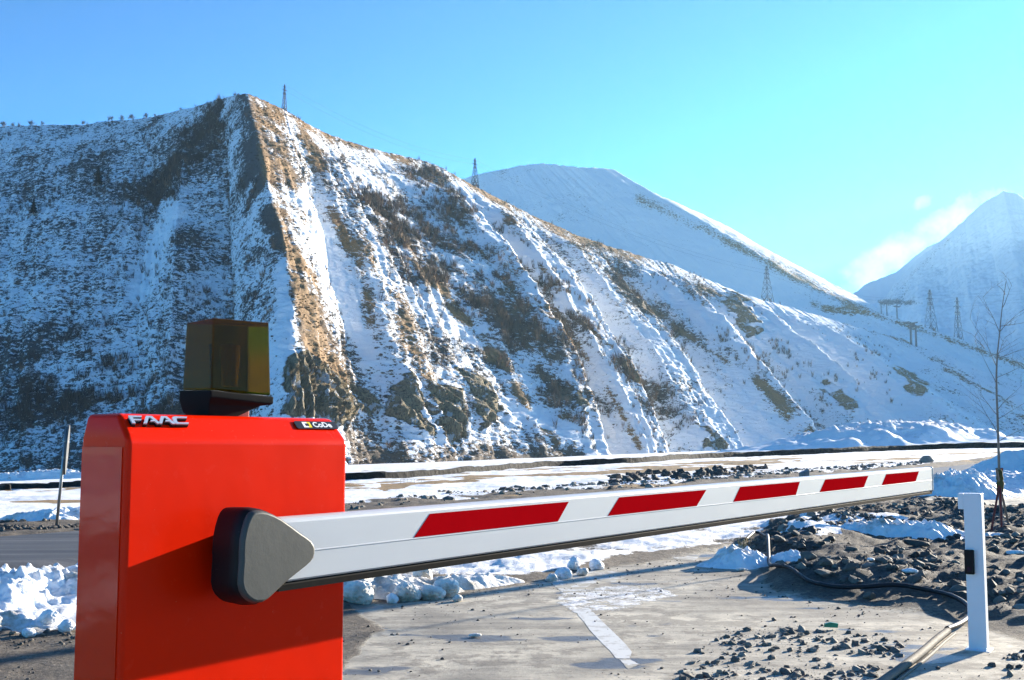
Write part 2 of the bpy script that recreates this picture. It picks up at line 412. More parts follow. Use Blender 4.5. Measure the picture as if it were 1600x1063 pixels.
def m1_masks(px, py, P, V, rib):
    X, Y, Z = P[..., 0], P[..., 1], P[..., 2]
    n = fbm(X/60, Y/60, Z/40, 3, 5)
    nk = fbm(X/14, Y/14, Z/14, 3, 6); n4 = fbm(X/35, Y/35, Z/35, 3, 16)
    br = np.clip(sum_lines(px+n*22, py+n4*14, BRUSH_SHADE1), 0, 1.4)*np.clip(.75+1.6*nk+1.0*n4, .0, 1.3); gr = np.clip(sum_lines(px+n*16+nk*5, py, GRASS1), 0, 1.2)*np.clip(.85+1.3*nk, .1, 1.2)
    rk = 0
    for p in CLIFF1: rk = np.maximum(rk, poly_mask(px+nk*34+n*10, py+n4*24+nk*22, p, 14))
    left = sstep(420, 380, px+ (py-300)*.0)
    right = sstep(850, 1200, px)
    bare = .41+.07*left-.10*right+br*.17*(1-.6*left)+gr*.42+.16*n+.12*n4+.16*STREAK*(1-.5*left)+(1-left)*(.20*np.clip(.15-rib, 0, 1)-.03)*sstep(560, 640, px)  # brush term darkens the ground too, partly standing in for gully shade
    bare += .25*line_mask(px, py, [(560, 735), (700, 735), (900, 722)], 24)
    # steep snow chutes
    for pts, w in (([(470, 300), (515, 400), (545, 480), (575, 560)], 11), ([(440, 400), (450, 600)], 9), ([(720, 300), (850, 420), (960, 540)], 14), ([(560, 270), (640, 350)], 12), ([(270, 330), (215, 460)], 14),
                   ([(1150, 470), (1400, 640)], 30), ([(1200, 520), (1400, 580)], 30), ([(800, 640), (960, 700)], 16), ([(650, 265), (690, 330)], 8), ([(1010, 430), (1180, 560)], 9)):
        bare -= .45*line_mask(px, py, pts, w)
    gr = np.clip(gr+.55*sstep(.45, .8, rib)*sstep(420, 460, px)*sstep(1150, 900, px)*np.clip(.5+1.2*nk, 0, 1), 0, 1.2)
    gr = gr*sstep(-4, 10, px-np.interp(py, [146, 281, 344, 450, 547, 640], [386, 410, 434, 456, 470, 476]))
    gr = np.clip(gr+.25*sstep(400, 460, px)*sstep(1000, 600, px)*(n+.6), 0, 1)
    return dict(bare=np.clip(bare, 0, 1.2), grass=gr, rock=np.clip(rk, 0, 1), cliff=np.clip(rk, 0, 1), brush=br)
MOUNT = mountain_mat('snowy_hillside')
m1, P1, px1, py1, A1 = loft('hillside', M1, MOUNT, 1500, 470, 50.0, 3, m1_masks)
tag(m1, kind='structure')

M2 = [(450, 345, 2300, 500, 1500, 0), (600, 315, 2200, 700, 1450, .3), (750, 272, 2050, 900, 1420, -.2), (822, 258, 2030, 1180, 1470, .3), (855, 256, 2020, 1320, 1520, 0), (905, 262, 2000, 1500, 1600, .1), (958, 264, 2050, 1690, 1700, .9),
      (985, 285, 2090, 1705, 1750, .3), (1030, 305, 2150, 1720, 1800, .1), (1080, 327, 2200, 1735, 1850, .4), (1130, 350, 2270, 1750, 1900, .0), (1200, 392, 2380, 1775, 2000, .4), (1260, 425, 2480, 1800, 2100, 0), (1320, 464, 2580, 1825, 2200, .3), (1362, 490, 2680, 1850, 2300, 0), (1450, 530, 2800, 1900, 2400, 0)]
M2B = [(1150, 530, 1640, 1300, 1300, 0), (1230, 486, 1600, 1420, 1300, 0), (1262, 478, 1580, 1470, 1300, .3), (1310, 480, 1560, 1540, 1310, .1), (1362, 486, 1540, 1640, 1320, .4), (1450, 514, 1500, 1760, 1310, .6), (1530, 540, 1470, 1880, 1300, .1), (1600, 566, 1450, 2000, 1300, .5), (1750, 610, 1430, 2250, 1300, 0)]
def m2_masks(px, py, P, V, rib):
    n = fbm(P[..., 0]/120, P[..., 1]/120, P[..., 2]/80, 3, 15)
    gr = np.clip(sum_lines(px, py, [([(1000, 312), (1120, 368), (1240, 432), (1345, 482)], 9, .8), ([(1290, 484), (1350, 486), (1450, 520), (1600, 572)], 6, .9), ([(1270, 475), (1330, 490)], 6, .6)]), 0, 1)
    return dict(bare=np.clip(.20+.16*n+gr*.4, 0, 1), grass=gr, rock=gr*0)
FARM = mountain_mat('far_snowy_hillside', fine=.8, bare_dark=(.07, .07, .075))
for mrows, nn_u in ((M2, 900), (M2B, 500)):
    o, P2, *_ = loft('far_hillside', mrows, FARM, nn_u, 240, 30.0, 23, m2_masks, gscale=1.5, rough=.8)
    tag(o, kind='structure')
M3 = [(1180, 520, 4600, 1100, 2900, 0), (1330, 500, 4300, 1250, 2750, 0), (1385, 463, 4150, 1380, 2600, .6), (1400, 440, 4100, 1420, 2550, -.3), (1440, 400, 4050, 1470, 2500, .5), (1475, 372, 4000, 1510, 2480, -.4), (1500, 350, 3950, 1560, 2450, .5), (1535, 318, 3850, 1600, 2400, -.2), (1568, 299, 3750, 1640, 2350, 1.0),
      (1590, 303, 3700, 1720, 2350, .1), (1640, 340, 3650, 1800, 2350, .6), (1760, 350, 3600, 1900, 2300, 0), (1900, 280, 3500, 2100, 2300, .8), (2300, 250, 3400, 2500, 2300, 0)]
def m3_masks(px, py, P, V, rib):
    n = fbm(P[..., 0]/200, P[..., 1]/200, P[..., 2]/140, 3, 25)
    rk = .9*sstep(.4, .95, V)*np.clip(.5+1.6*n, 0, 1)
    rk = rk*.30+.12*line_mask(px, py, [(1385, 470), (1420, 430), (1470, 390), (1540, 330)], 6)+.8*line_mask(px, py, [(1375, 472), (1440, 474)], 5)
    return dict(bare=np.clip(.05+.1*n+rk*.6, 0, 1), grass=rk*0, rock=rk*.0)
o, *_ = loft('distant_peak', M3, mountain_mat('distant_snow', fine=.45, bare_dark=(.10, .11, .125), grey=True), 700, 320, 75.0, 43, m3_masks, gscale=4, rough=1.7, prof=1.3)
tag(o, kind='structure')
M4 = [(1180, 500, 6000, 1150, 4800, 0), (1320, 470, 6000, 1300, 4700, .3), (1350, 446, 6000, 1340, 4700, -.2), (1400, 425, 6000, 1400, 4700, .6), (1450, 385, 6000, 1450, 4700, 0), (1520, 360, 6000, 1500, 4700, .5), (1700, 340, 6000, 1700, 4700, 0)]
o, *_ = loft('distant_ridge', M4, bpy.data.materials['distant_snow'], 160, 80, 70.0, 53, m3_masks, gscale=6, prof=1.2)
tag(o, kind='structure')

# ------------------------------------------------------------------ ground sheet
ROADN = Vector((.809, -.588)); ROADU = Vector((.588, .809))
def road_lat(px, py):
    p = on_ground(px, py); return p.x*ROADN.x+p.y*ROADN.y
R_NEAR = road_lat(60, 889); R_FAR = road_lat(60, 836)
CONC = [(520, 1075), (560, 1010), (600, 985), (560, 960), (545, 945), (700, 934), (860, 905), (1000, 880), (1150, 852), (1175, 860), (1190, 900), (1215, 925), (1330, 945), (1440, 955), (1500, 975), (1550, 985), (1600, 1000), (1700, 1010), (1700, 1200), (500, 1200)]
SNOWSTRIP = [(-200, 900), (0, 895), (300, 880), (545, 868), (1000, 835), (1250, 800), (1330, 805), (1250, 838), (1150, 852), (1000, 872), (860, 898), (720, 915), (640, 925), (545, 945), (300, 960), (125, 985), (0, 1000), (-200, 1010)]
RUB = [(1165, 858), (1215, 822), (1300, 806), (1380, 788), (1470, 782), (1560, 796), (1640, 790), (1900, 800), (1900, 985), (1640, 985), (1540, 965), (1500, 950), (1440, 945), (1330, 938), (1225, 915), (1195, 890)]
RUBSNOW = [(1222, 850), (1262, 822), (1300, 832), (1340, 828), (1400, 826), (1438, 842), (1400, 850), (1330, 856), (1282, 868), (1240, 862)]
FARCONC = [(1440, 790), (1480, 768), (1600, 766), (1750, 772), (1750, 795), (1600, 800)]
na = 1300
ang = np.concatenate([np.linspace(-180, -50, 60)[:-1], np.linspace(-50, 50, na), np.linspace(50, 180, 60)[1:-1]])*math.pi/180
rad = np.concatenate([np.geomspace(.35, 40, 620), np.geomspace(40, 9000, 200)[1:]])
AX, AY = np.sin(ang)[:, None]*rad[None], np.cos(ang)[:, None]*rad[None]
GZ = base_ground(AX, AY); gpx, gpy = project(AX, AY, GZ)
infront = (AY > .8)
n1 = fbm(AX*1.3, AY*1.3, 0, 4, 61); n2 = fbm(AX*5, AY*5, 0, 4, 71); n3 = fbm(AX*.25, AY*.25, 0, 4, 81)
qx, qy = gpx+n2*9, gpy+n1*4+n2*3
lat = AX*ROADN.x+AY*ROADN.y; dist = np.hypot(AX, AY)
far = sstep(R_FAR-.2, R_FAR-1.6, lat+n1*.5)              # beyond the road
roadm = sstep(R_FAR-.4, R_FAR, lat)*sstep(R_NEAR+.5, R_NEAR, lat)
conc = np.where(infront, poly_mask(qx, qy, CONC, 13), .5)
strip = np.where(infront, poly_mask(qx, qy, SNOWSTRIP, 6), 0)
rub = np.where(infront, poly_mask(qx, qy, RUB, 5), 0); rsn = np.where(infront, poly_mask(qx, qy, RUBSNOW, 4), 0)
fconc = np.where(infront, poly_mask(qx, qy, FARCONC, 3), 0)
snowm = np.maximum(far, strip*(.75+.6*n1)); snowm = np.maximum(snowm, rsn)
gpatch = sstep(.12, .4, n3+.4*fbm(AX*.05, AY*.3, 0, 3, 91)+ .5*line_mask(gpx, gpy, [(600, 762), (900, 742), (1100, 730), (1250, 718)], 5))*sstep(14, 25, dist)*sstep(160, 110, dist)
shoulder = sstep(R_FAR-3.2, R_FAR-1.2, lat+n1*1.0)*sstep(R_FAR+.4, R_FAR-.3, lat)
snowm = snowm*(1-.95*shoulder)*(1-fconc)
snowm = snowm*(1-.75*gpatch)
snowm = np.where((AX < -2.2) & (AY < 6) & (gpx < -40) | (AY < -1), np.maximum(snowm, sstep(-.25, .1, n1+n3)*.9), snowm)
snowm = np.clip(snowm, 0, 1)*(1-rub*(1-rsn))
# faint snow scraps on the concrete
scr = np.where(infront, poly_mask(qx, qy, [(880, 920), (960, 905), (1030, 908), (1085, 930), (1000, 955), (900, 965), (850, 945)], 10), 0)
snowm = np.maximum(snowm, .52*scr)
rub_s = np.where(infront, poly_mask(gpx+n2*8, gpy+n2*2, RUB, 16), 0); rsn_s = np.where(infront, poly_mask(gpx+n2*8, gpy+n2*2, RUBSNOW, 16), 0)
relief = n2*.008*(1-conc)+rub_s*(.10+.13*fbm(AX*.9, AY*.9, 0, 4, 101)+.05*n2)+np.clip(strip*1.2, 0, 1)*(.04+.05*n1+.03*n2)+rsn_s*(.12+.04*n1)
relief = relief+far*sstep(12, 40, dist)*(.05+.16*fbm(AX*.35, AY*.35, 0, 4, 111)+.06*n1)*sstep(400, 60, dist)+shoulder*(.02+.05*n1)
relief = relief+sstep(60, 200, dist)*fbm(AX*.02, AY*.02, 0, 4, 121)*.5
relief = relief*(1-roadm)-roadm*.05
ZG = GZ+relief
dirtm = np.maximum(1-conc, 0)*(1-strip); dirtm = np.maximum(dirtm, rub)
gm = MT('winter_ground')
co = gm.coord()
aS, aC, aR, aG = [gm.attr(q) for q in ('snow', 'conc', 'rub', 'gras')]
f1 = gm.noise(.8, 6, .65); f2 = gm.noise(5.5, 7, .7); f3 = gm.noise(32, 6, .75); f4 = gm.noise(120, 3, .7)
uN = gm.coord((.9, 5.0, 1), (0, 0, -math.radians(54)))
trk = gm.noise(.7, 6, .65, uN)
concc = gm.ramp(gm.math('MULTIPLY_ADD', f1, .6, gm.math('MULTIPLY', trk, .4)), [(.36, (.12, .11, .095)), (.46, (.30, .27, .22)), (.56, (.60, .535, .42))])
stain = gm.step(gm.math('MULTIPLY_ADD', f2, .55, gm.math('MULTIPLY', f1, .45)), .495, .565)
concc = gm.mix(gm.math('MULTIPLY', stain, .6), concc, (.11, .095, .08))
grit = gm.step(f3, .565, .63); concc = gm.mix(gm.math('MULTIPLY', grit, .6), concc, (.085, .075, .065))
wet = gm.step(gm.noise(1.1, 4, .5, gm.coord((1, 2.2, 1))), .60, .63)
tk = gm.step(gm.noise(.55, 5, .6, gm.coord((.5, 6.5, 1), (0, 0, math.radians(-75)))), .53, .62); concc = gm.mix(gm.math('MULTIPLY', tk, .3), concc, (.14, .125, .105))
concc = gm.mix(gm.math('MULTIPLY', wet, .7), concc, (.075, .075, .08))
brown = gm.ramp(gm.math('MULTIPLY_ADD', f3, .6, gm.math('MULTIPLY', f2, .4)), [(.35, (.035, .028, .022)), (.5, (.10, .08, .06)), (.68, (.26, .22, .17))])
darkr = gm.ramp(f3, [(.35, (.028, .022, .018)), (.55, (.075, .060, .048)), (.75, (.20, .165, .13))])
dirt = gm.mix(aR, brown, darkr)
cmask = gm.step(gm.math('ADD', aC, gm.math('MULTIPLY_ADD', f2, .9, gm.math('MULTIPLY_ADD', f3, .7, -.8))), .36, .62)
base = gm.mix(cmask, dirt, concc)
hay = gm.ramp(f3, [(.3, (.13, .075, .03)), (.7, (.42, .28, .13))])
base = gm.mix(gm.step(gm.math('ADD', aG, gm.math('MULTIPLY_ADD', f2, .6, -.3)), .3, .45), base, hay)
sm = gm.step(gm.math('ADD', aS, gm.math('MULTIPLY_ADD', f2, .45, gm.math('MULTIPLY_ADD', f3, .35, -.4))), .46, .54)
snc = gm.mix(f1, (.80, .80, .80), (.90, .91, .93))
snc = gm.mix(gm.math('MULTIPLY', gm.step(f2, .5, .75), gm.math('SUBTRACT', 1.0, aS, clamp=True)), snc, (.5, .44, .36))
col = gm.mix(sm, base, snc)
hh = gm.math('ADD', gm.math('MULTIPLY', f3, .35), gm.math('ADD', gm.math('MULTIPLY', f2, .6), gm.math('MULTIPLY', sm, .4)))
hh = gm.math('MULTIPLY', hh, gm.math('SUBTRACT', 1.0, gm.math('MULTIPLY', gm.math('MULTIPLY', cmask, .82), gm.math('SUBTRACT', 1.0, sm))))
nb = gm.bump(hh, .06, .8)
rgh = gm.math('MULTIPLY_ADD', gm.math('MULTIPLY', wet, cmask), -.45, .85)
gm.out(col, rgh, nb)
gobj = mesh_np('ground', np.stack([AX, AY, ZG], -1).reshape(-1, 3), grid_faces(len(ang), len(rad), False), gm.m,
               dict(snow=snowm, conc=np.maximum(conc*(1-rub), fconc)*(1-roadm), rub=rub, gras=gpatch*far))
tag(gobj, kind='structure')
def gz(x, y, extra=True):
    """height of the ground sheet under a point near the camera"""
    a = math.atan2(x, y); r = math.hypot(x, y)
    i = int(np.clip(np.searchsorted(ang, a), 1, len(ang)-1)); j = int(np.clip(np.searchsorted(rad, r), 1, len(rad)-1))
    return float(max(ZG[i-1, j-1], ZG[i, j], ZG[i, j-1], ZG[i-1, j])+ZG[i-1:i+1, j-1:j+1].mean())/2
def drop(px, py, lift=0.0):
    p = on_ground(px, py); p.z = gz(p.x, p.y)+lift; return p
print('tri orientation ok')

# road: asphalt strip along the valley
rm = MT('worn_asphalt')
al = rm.coord((.12, 3.2, 1), (0, 0, -math.radians(54)))
rn = rm.noise(1.0, 5, .6, al); rf = rm.noise(40, 5, .7); rg = rm.noise(1.1, 5, .6)
rc = rm.ramp(rn, [(.33, (.045, .045, .048)), (.48, (.085, .083, .082)), (.6, (.19, .18, .17)), (.75, (.32, .31, .30))])
rc = rm.mix(rm.math('MULTIPLY', rf, .5), rc, (.05, .05, .05))
rm.out(rc, .6, rm.bump(rf, .01, .6))
nl = 600; nw = 14
tt = np.linspace(-60, 400, nl); ww = np.linspace(R_FAR, R_NEAR, nw)
RX = ww[None]*ROADN.x+tt[:, None]*ROADU.x; RY = ww[None]*ROADN.y+tt[:, None]*ROADU.y
RZ = base_ground(RX, RY)+.035+.0*RX
RZ[:, 0] -= .06; RZ[:, -1] -= .06
o = mesh_np('road', np.stack([RX, RY, RZ], -1).reshape(-1, 3), grid_faces(nl, nw)[:, ::-1], rm.m)
tag(o, kind='structure')

# painted arrow on the drive
paint = MT('worn_white_paint')
pn = paint.noise(9, 6, .7); pk = paint.step(pn, .50, .58)
paint.out(paint.mix(paint.math('MULTIPLY', pk, .55), (.62, .62, .60), (.33, .31, .28)), .75)
faded = MT('almost_gone_paint')
fq = faded.step(faded.noise(7, 7, .75), .44, .50)
faded.out(faded.mix(fq, (.58, .58, .56), (.37, .34, .28)), .8)
for mt_, polys in ((paint.m, ([(903, 962), (927, 957), (988, 1020), (984, 1030), (962, 1030)], [(893, 955), (918, 950), (926, 956), (903, 961)])),
                   (faded.m, ([(850, 906), (925, 889), (990, 899), (955, 911), (935, 908), (912, 922), (882, 928)], [(1040, 872), (1095, 868), (1085, 877)], [(966, 1031), (985, 1031), (1000, 1040), (982, 1046)]))):
    mk = bmesh.new()
    for poly in polys:
        vv = []
        n_p = len(poly)
        for i in range(n_p):
            for k in range(6):
                t_ = k/6; x_ = poly[i][0]*(1-t_)+poly[(i+1) % n_p][0]*t_; y_ = poly[i][1]*(1-t_)+poly[(i+1) % n_p][1]*t_
                p = on_ground(x_+random.uniform(-1.3, 1.3), y_+random.uniform(-.7, .7)); vv.append(mk.verts.new((p.x, p.y, p.z+.0014)))
        mk.faces.new(vv)
    o = from_bm('road_marking', mk, mt_); tag(o, kind='structure')

# ------------------------------------------------------------------ barrier
BAZ = math.radians(54); NB = Vector((.809, -.588, 0)); UB = Vector((.588, .809, 0))
ORG = Vector((-.35, 1.75, 0))-NB*.075
def face(px, py, d=0.0):
    r = ray(px, py); C0 = Vector((0, 0, CAMH)); p0 = ORG+NB*d
    t = (p0-C0).dot(NB)/r.dot(NB); p = C0+r*t-ORG
    return p.dot(UB), p.z
# materials of the barrier
red = MT('orange_red_enamel')
rn1 = red.noise(2.5, 4); rn2 = red.noise(26, 6, .7)
sc = red.step(red.noise(9, 8, .8, red.coord((1, 1, .7))), .70, .76)
rcol = red.mix(rn1, (.78, .013, .0003), (.86, .019, .0004)); rcol = red.mix(red.math('MULTIPLY', sc, .3), rcol, (.85, .14, .05))
sp_ = red.step(red.noise(210, 2, .5), .74, .78); rcol = red.mix(red.math('MULTIPLY', sp_, .35), rcol, (.75, .35, .25))
wv = red.bump(red.noise(7, 3, .5, red.coord((1, 1, 1))), .004, .5)
red.out(rcol, red.math('MULTIPLY_ADD', rn2, .12, .20), red.bump(rn2, .0006, .3, wv), Coat_Weight=.04, Coat_Roughness=.08, Specular_IOR_Level=.09)
RED = red.m
def plastic(name, c, r, spec=.35):
    m = MT(name); n = m.noise(60, 6, .7); s = m.noise(3, 6, .6, m.coord((6, 6, .7)))
    col = m.mix(m.math('MULTIPLY_ADD', s, .6, m.math('MULTIPLY', n, .4)), tuple(x*.72 for x in c), tuple(x*1.3 for x in c))
    scr = m.step(m.noise(30, 3, .6, m.coord((1, 1, 14))), .72, .76)
    col = m.mix(m.math('MULTIPLY', scr, .25), col, (.3, .3, .28))
    return m.out(col, m.math('MULTIPLY_ADD', n, .2, r), m.bump(n, .0008, .4), Specular_IOR_Level=spec)
HUBM = plastic('grey_hub_plastic', (.062, .063, .057), .42); BLACK = plastic('black_plastic', (.009, .009, .010), .35, .15)
RUBBER = plastic('black_rubber', (.010, .010, .010), .7, .1)
al_ = MT('white_painted_aluminium')
an = al_.noise(5, 6, .65); st_ = al_.noise(14, 6, .7, al_.coord((.4, 1, 5)))
dm = al_.step(al_.noise(11, 7, .75, al_.coord((1, 1, .35))), .62, .74)
acol = al_.mix(an, (.51, .515, .525), (.57, .575, .585)); acol = al_.mix(al_.math('MULTIPLY', dm, .22), acol, (.45, .43, .39))
al_.out(acol, al_.math('MULTIPLY_ADD', st_, .2, .28), al_.bump(st_, .0004, .3)); ALU = al_.m
steel = simple('galvanised_steel', (.34, .35, .36), .42, .8, .2, 20)
chrome = simple('satin_chrome', (.72, .76, .80), .22, .6, .05, 40)
white = simple('white_ink', (.82, .82, .82), .4, 0, .02); yellow = simple('yellow_ink', (.8, .62, .02), .4, 0, .02); lblack = simple('black_label_film', (.012, .012, .014), .35, 0, .1)
film = MT('red_reflective_film'); fn = film.noise(25, 6, .7); sx = film.step(film.noise(16, 6, .75), .70, .74)
film.out(film.mix(film.math('MULTIPLY', sx, .35), film.mix(fn, (.36, .002, .005), (.43, .003, .006)), (.45, .12, .12)), .7, Specular_IOR_Level=.0)

gate = empty('boom_barrier', (ORG.x, ORG.y, 0), BAZ)
tag(gate, 'orange-red barrier cabinet with grey hub carrying a lowered white boom with red stripes', 'barrier')
xL, _ = face(196, 800); xR, _ = face(541.5, 800)
zC = face(370, 686)[1]; zT = face(370, 650, -.034)[1]
def shell(x0, x1, y0, y1, zb, zc, zt, ff, fl, fr, fb):
    bm = bmesh.new(); rings = []
    cr = .022
    def ring(a0, a1, b0, b1, z, zr):
        return [bm.verts.new(q) for q in ((a0, b0, z), (a1, b0, zr), (a1, b1, zr), (a0, b1, z))]
    rings = [ring(x0, x1, y0, y1, zb, zb), ring(x0, x1, y0, y1, zc, zc-.004), ring(x0+fl, x1-fr, y0+ff, y1-fb, zt, zt-.001)]
    for a, b in zip(rings, rings[1:]):
        for i in range(4): bm.faces.new((a[i], a[(i+1) % 4], b[(i+1) % 4], b[i]))
    bm.faces.new(rings[0][::-1]); bm.faces.new(rings[-1]); return bm
from_bm('cabinet', shell(xL, xR, 0, .118, .012, zC, zT, .034, .006, .007, .004), RED, gate, bevel=.008, seg=4)
gl = MT('side_reflection_enamel'); gn = gl.noise(6, 3, .5, gl.coord((1, 1, 3))); gs = gl.noise(30, 5, .7)
gl.out(gl.mix(gn, (.66, .014, .001), (.76, .03, .002)), gl.math('MULTIPLY_ADD', gs, .10, .06), gl.bump(gl.noise(5, 3, .5, gl.coord((1, 1, 2))), .004, .35), Specular_IOR_Level=.42, IOR=1.5)
b = bmesh.new(); zz_ = zC-.012
bm_box(b, (xL-.0015, .011, .03), (xL-.0002, .112, zz_)); from_bm('side_gloss_sheet', b, gl.m, gate)  # sheet of glossier enamel added over the side, only for its reflections
from_bm('rear_housing', shell(xL+.13, xR-.02, .119, .32, .012, zC-.03, zT-.02, .002, .006, .02, .03), RED, gate, bevel=.006, seg=3)
b = bmesh.new(); bm_box(b, (xL-.03, -.03, 0), (xR+.03, .35, .011)); from_bm('base_plate', b, steel, gate, bevel=.002)
# door lock on the front, below the frame
b = bmesh.new(); bm_tube(b, [((xL+xR)/2, -.006, .34), ((xL+xR)/2, .002, .34)], .014, 20); from_bm('lock', b, steel, gate)
# raised lettering
letters = {'F': [[(0, 0), (.16, 0), (.16, .40), (.52, .40), (.58, .58), (.16, .58), (.16, .80), (.62, .80), (.68, 1), (0, 1)]],
           'A': [[(-.05, 0), (.13, 0), (.40, .80), (.47, .80), (.56, .46), (.42, .46), (.36, .30), (.60, .30), (.68, 0), (.86, 0), (.60, 1), (.28, 1)]],
           'C': [[(0, .2), (.12, 0), (.78, 0), (.84, .2), (.28, .2), (.22, .3), (.28, .76), (.36, .8), (.86, .8), (.92, 1), (.2, 1), (.06, .86)]]}
chamf = math.atan2(.034, zT-zC)
def chamfer_M(px, py):
    """frame lying on the sloped strip above the door"""
    x, z = face(px, py, -.018)
    yy = (z-zC)/(zT-zC)*.034
    return Matrix.Translation((x, yy-.0005, z)) @ Matrix.Rotation(-chamf, 4, 'X')
lx0 = face(203, 666, -.012)[0]; lx1 = face(297, 668, -.012)[0]; LW = lx1-lx0
Mc = chamfer_M(203, 666); lz = .0155
bt = bmesh.new(); bb_ = bmesh.new(); cx = 0
for ch, w in (('F', .66), ('A', .86), ('A', .86), ('C', .92)):
    for pl in letters[ch]:
        sc_ = LW/3.22
        pts = [((cx+x+.28*(1-z)*0-.0)*sc_+(.0), z*lz) for x, z in pl]
        bm_prism(bt, pts, -.0065, -.004); bm_prism(bb_, [(x+.0006, z-.0012) for x, z in pts], -.0042, .0015)
    cx += w*.93
for bm_ in (bt, bb_):
    for v in bm_.verts: v.co = Mc @ v.co
o = from_bm('lettering', bt, chrome, gate); tag(o, 'raised chrome letters reading FAAC')
from_bm('lettering_backing', bb_, BLACK, o)
# CoDe label
lx0, lz0 = face(466, 656, -.02); lx1, _ = face(530, 664, -.02)
Ml = chamfer_M(463, 664.5)
W = lx1-lx0; H = .0175
def rrect(x0, z0, x1, z1, r, n=5):
    pts = []
    for cx_, cz_, a in ((x1-r, z1-r, 0), (x0+r, z1-r, 90), (x0+r, z0+r, 180), (x1-r, z0+r, 270)):
        for k in range(n+1):
            q = math.radians(a+90*k/n); pts.append((cx_+r*math.cos(q), cz_+r*math.sin(q)))
    return pts
b = bmesh.new(); bm_prism(b, rrect(0, -H/2, W, H/2, .004), -.0012, 0)
for v in b.verts: v.co = Ml @ v.co
lab = from_bm('label_plate', b, lblack, gate); tag(lab, 'small black label reading CoDe')
b = bmesh.new(); q = H*.36
bm_prism(b, [(W*.17, -q), (W*.17, q), (W*.28, q), (W*.28, q*.5), (W*.22, q*.5), (W*.22, -q*.5), (W*.28, -q*.5), (W*.28, -q)], -.0016, -.0012)
for v in b.verts: v.co = Ml @ v.co
from_bm('emblem', b, white, lab)
b = bmesh.new()
bm_prism(b, [(W*.282, -q), (W*.282, -q*.5), (W*.315, -q*.35), (W*.315, q*.5), (W*.282, q*.5), (W*.282, q), (W*.36, q), (W*.36, -q)], -.0016, -.0012)
for v in b.verts: v.co = Ml @ v.co
from_bm('emblem', b, yellow, lab)
def text_mesh(name, body, size, M, mat, parent, bold=.0, ext=.0002):
    cu = bpy.data.curves.new(name, 'FONT'); cu.body = body; cu.size = size; cu.extrude = ext; cu.offset = bold
    t = bpy.data.objects.new(name+'_tmp', cu); scene.collection.objects.link(t)
    dg = bpy.context.evaluated_depsgraph_get(); dg.update()
    me = bpy.data.meshes.new_from_object(t.evaluated_get(dg)); bpy.data.objects.remove(t)
    me.transform(Matrix.Rotation(math.pi/2, 4, 'X')); me.transform(M); me.materials.clear(); me.materials.append(mat)
    o = link(bpy.data.objects.new(name, me), parent); return o
text_mesh('lettering', 'CoDe', H*.92, Ml @ Matrix.Translation((W*.405, -.0015, -H*.29)) @ Matrix.Scale(1.12, 4, (1, 0, 0)), white, lab, H*.022)

# hub: pick-shaped cover that clamps the boom
def hubout(d, poly): return [face(x, y, d) for x, y in poly]
HF = [(404, 800), (418, 801), (440, 811), (470, 833), (488, 846), (493, 858), (491, 872), (480, 884), (450, 908), (420, 936), (407, 941), (396, 940), (384, 930), (378, 912), (380, 880), (381, 845), (388, 815), (395, 803)]
front = hubout(.105, HF)
cxh = sum(p[0] for p in front)/len(front); czh = sum(p[1] for p in front)/len(front)
def rings_part(name, levels, mat, bev, parent):
    b = bmesh.new(); rings = [[b.verts.new((cxh+(x-cxh)*s, y, czh+(z-czh)*s)) for x, z in front] for y, s in levels]
    for r0, r1 in zip(rings, rings[1:]):
        for i in range(len(r0)): b.faces.new((r0[i], r0[(i+1) % len(r0)], r1[(i+1) % len(r0)], r1[i]))
    b.faces.new(rings[0]); b.faces.new(rings[-1][::-1])
    o = from_bm(name, b, mat, parent)
    for p in o.data.polygons: p.use_smooth = True
    m = o.modifiers.new('b', 'BEVEL'); m.width = bev; m.segments = 2; m.angle_limit = math.radians(28)
    o.modifiers.new('w', 'WEIGHTED_NORMAL'); return o
fin = []
for i in range(len(front)):          # rounder outline
    p0, p1, p2, p3 = [Vector(front[(i+k-1) % len(front)]) for k in range(4)]
    for t_ in (0, .5): fin.append(tuple(.5*((2*p1)+(p2-p0)*t_+(2*p0-5*p1+4*p2-p3)*t_*t_+(3*p1-p0-3*p2+p3)*t_**3)))
front = fin
hub = rings_part('hub', [(-.038, 1.07), (-.075, 1.09), (-.088, 1.075), (-.097, 1.02)], BLACK, .002, gate)
rings_part('hub_cover', [(-.096, 1.03), (-.1005, 1.015), (-.1035, .99), (-.105, .955)], HUBM, .001, gate)
b = bmesh.new(); bm_tube(b, [(cxh, -.040, czh), (cxh, -.001, czh)], .032, 24); from_bm('shaft', b, BLACK, gate)

# boom
zt = face(460, 808, .075)[1]; zt2 = face(1457, 730, .075)[1]; zbot = face(480, 905, .075)[1]
zmid = face(560, 852, .075)[1]
bx0 = face(440, 850, .075)[0]; bx1 = face(1457.5, 750, .075)[0]
print('BOOM', zt, zt2, zbot, zmid, bx0, bx1, 'cab', xL, xR, zC, zT)
def boom_z(x, which):
    """heights of the boom's edges along its length, a slight droop included"""
    f = (x-bx0)/(bx1-bx0)
    return which+(zt2-zt)*f
prof = [(-.0745, 'm-.0015'), ]
H1 = zt-zbot; Hm = zt-zmid
sec = [(-.050, 0), (-.064, -.0003), (-.0705, -.002), (-.0742, -.005), (-.075, -.0085), (-.075, -Hm+.0015), (-.0760, -Hm+.0006), (-.0760, -Hm-.0006), (-.075, -Hm-.0015), (-.075, -H1+.003), (-.072, -H1), (-.045, -H1), (-.042, -H1+.003), (-.042, -.008), (-.045, -.002)]
b = bmesh.new(); ns = 24; rings = []
for i in range(ns+1):
    x = bx0+(bx1-bx0)*i/ns; rings.append([b.verts.new((x, y, boom_z(x, zt)+z)) for y, z in sec])
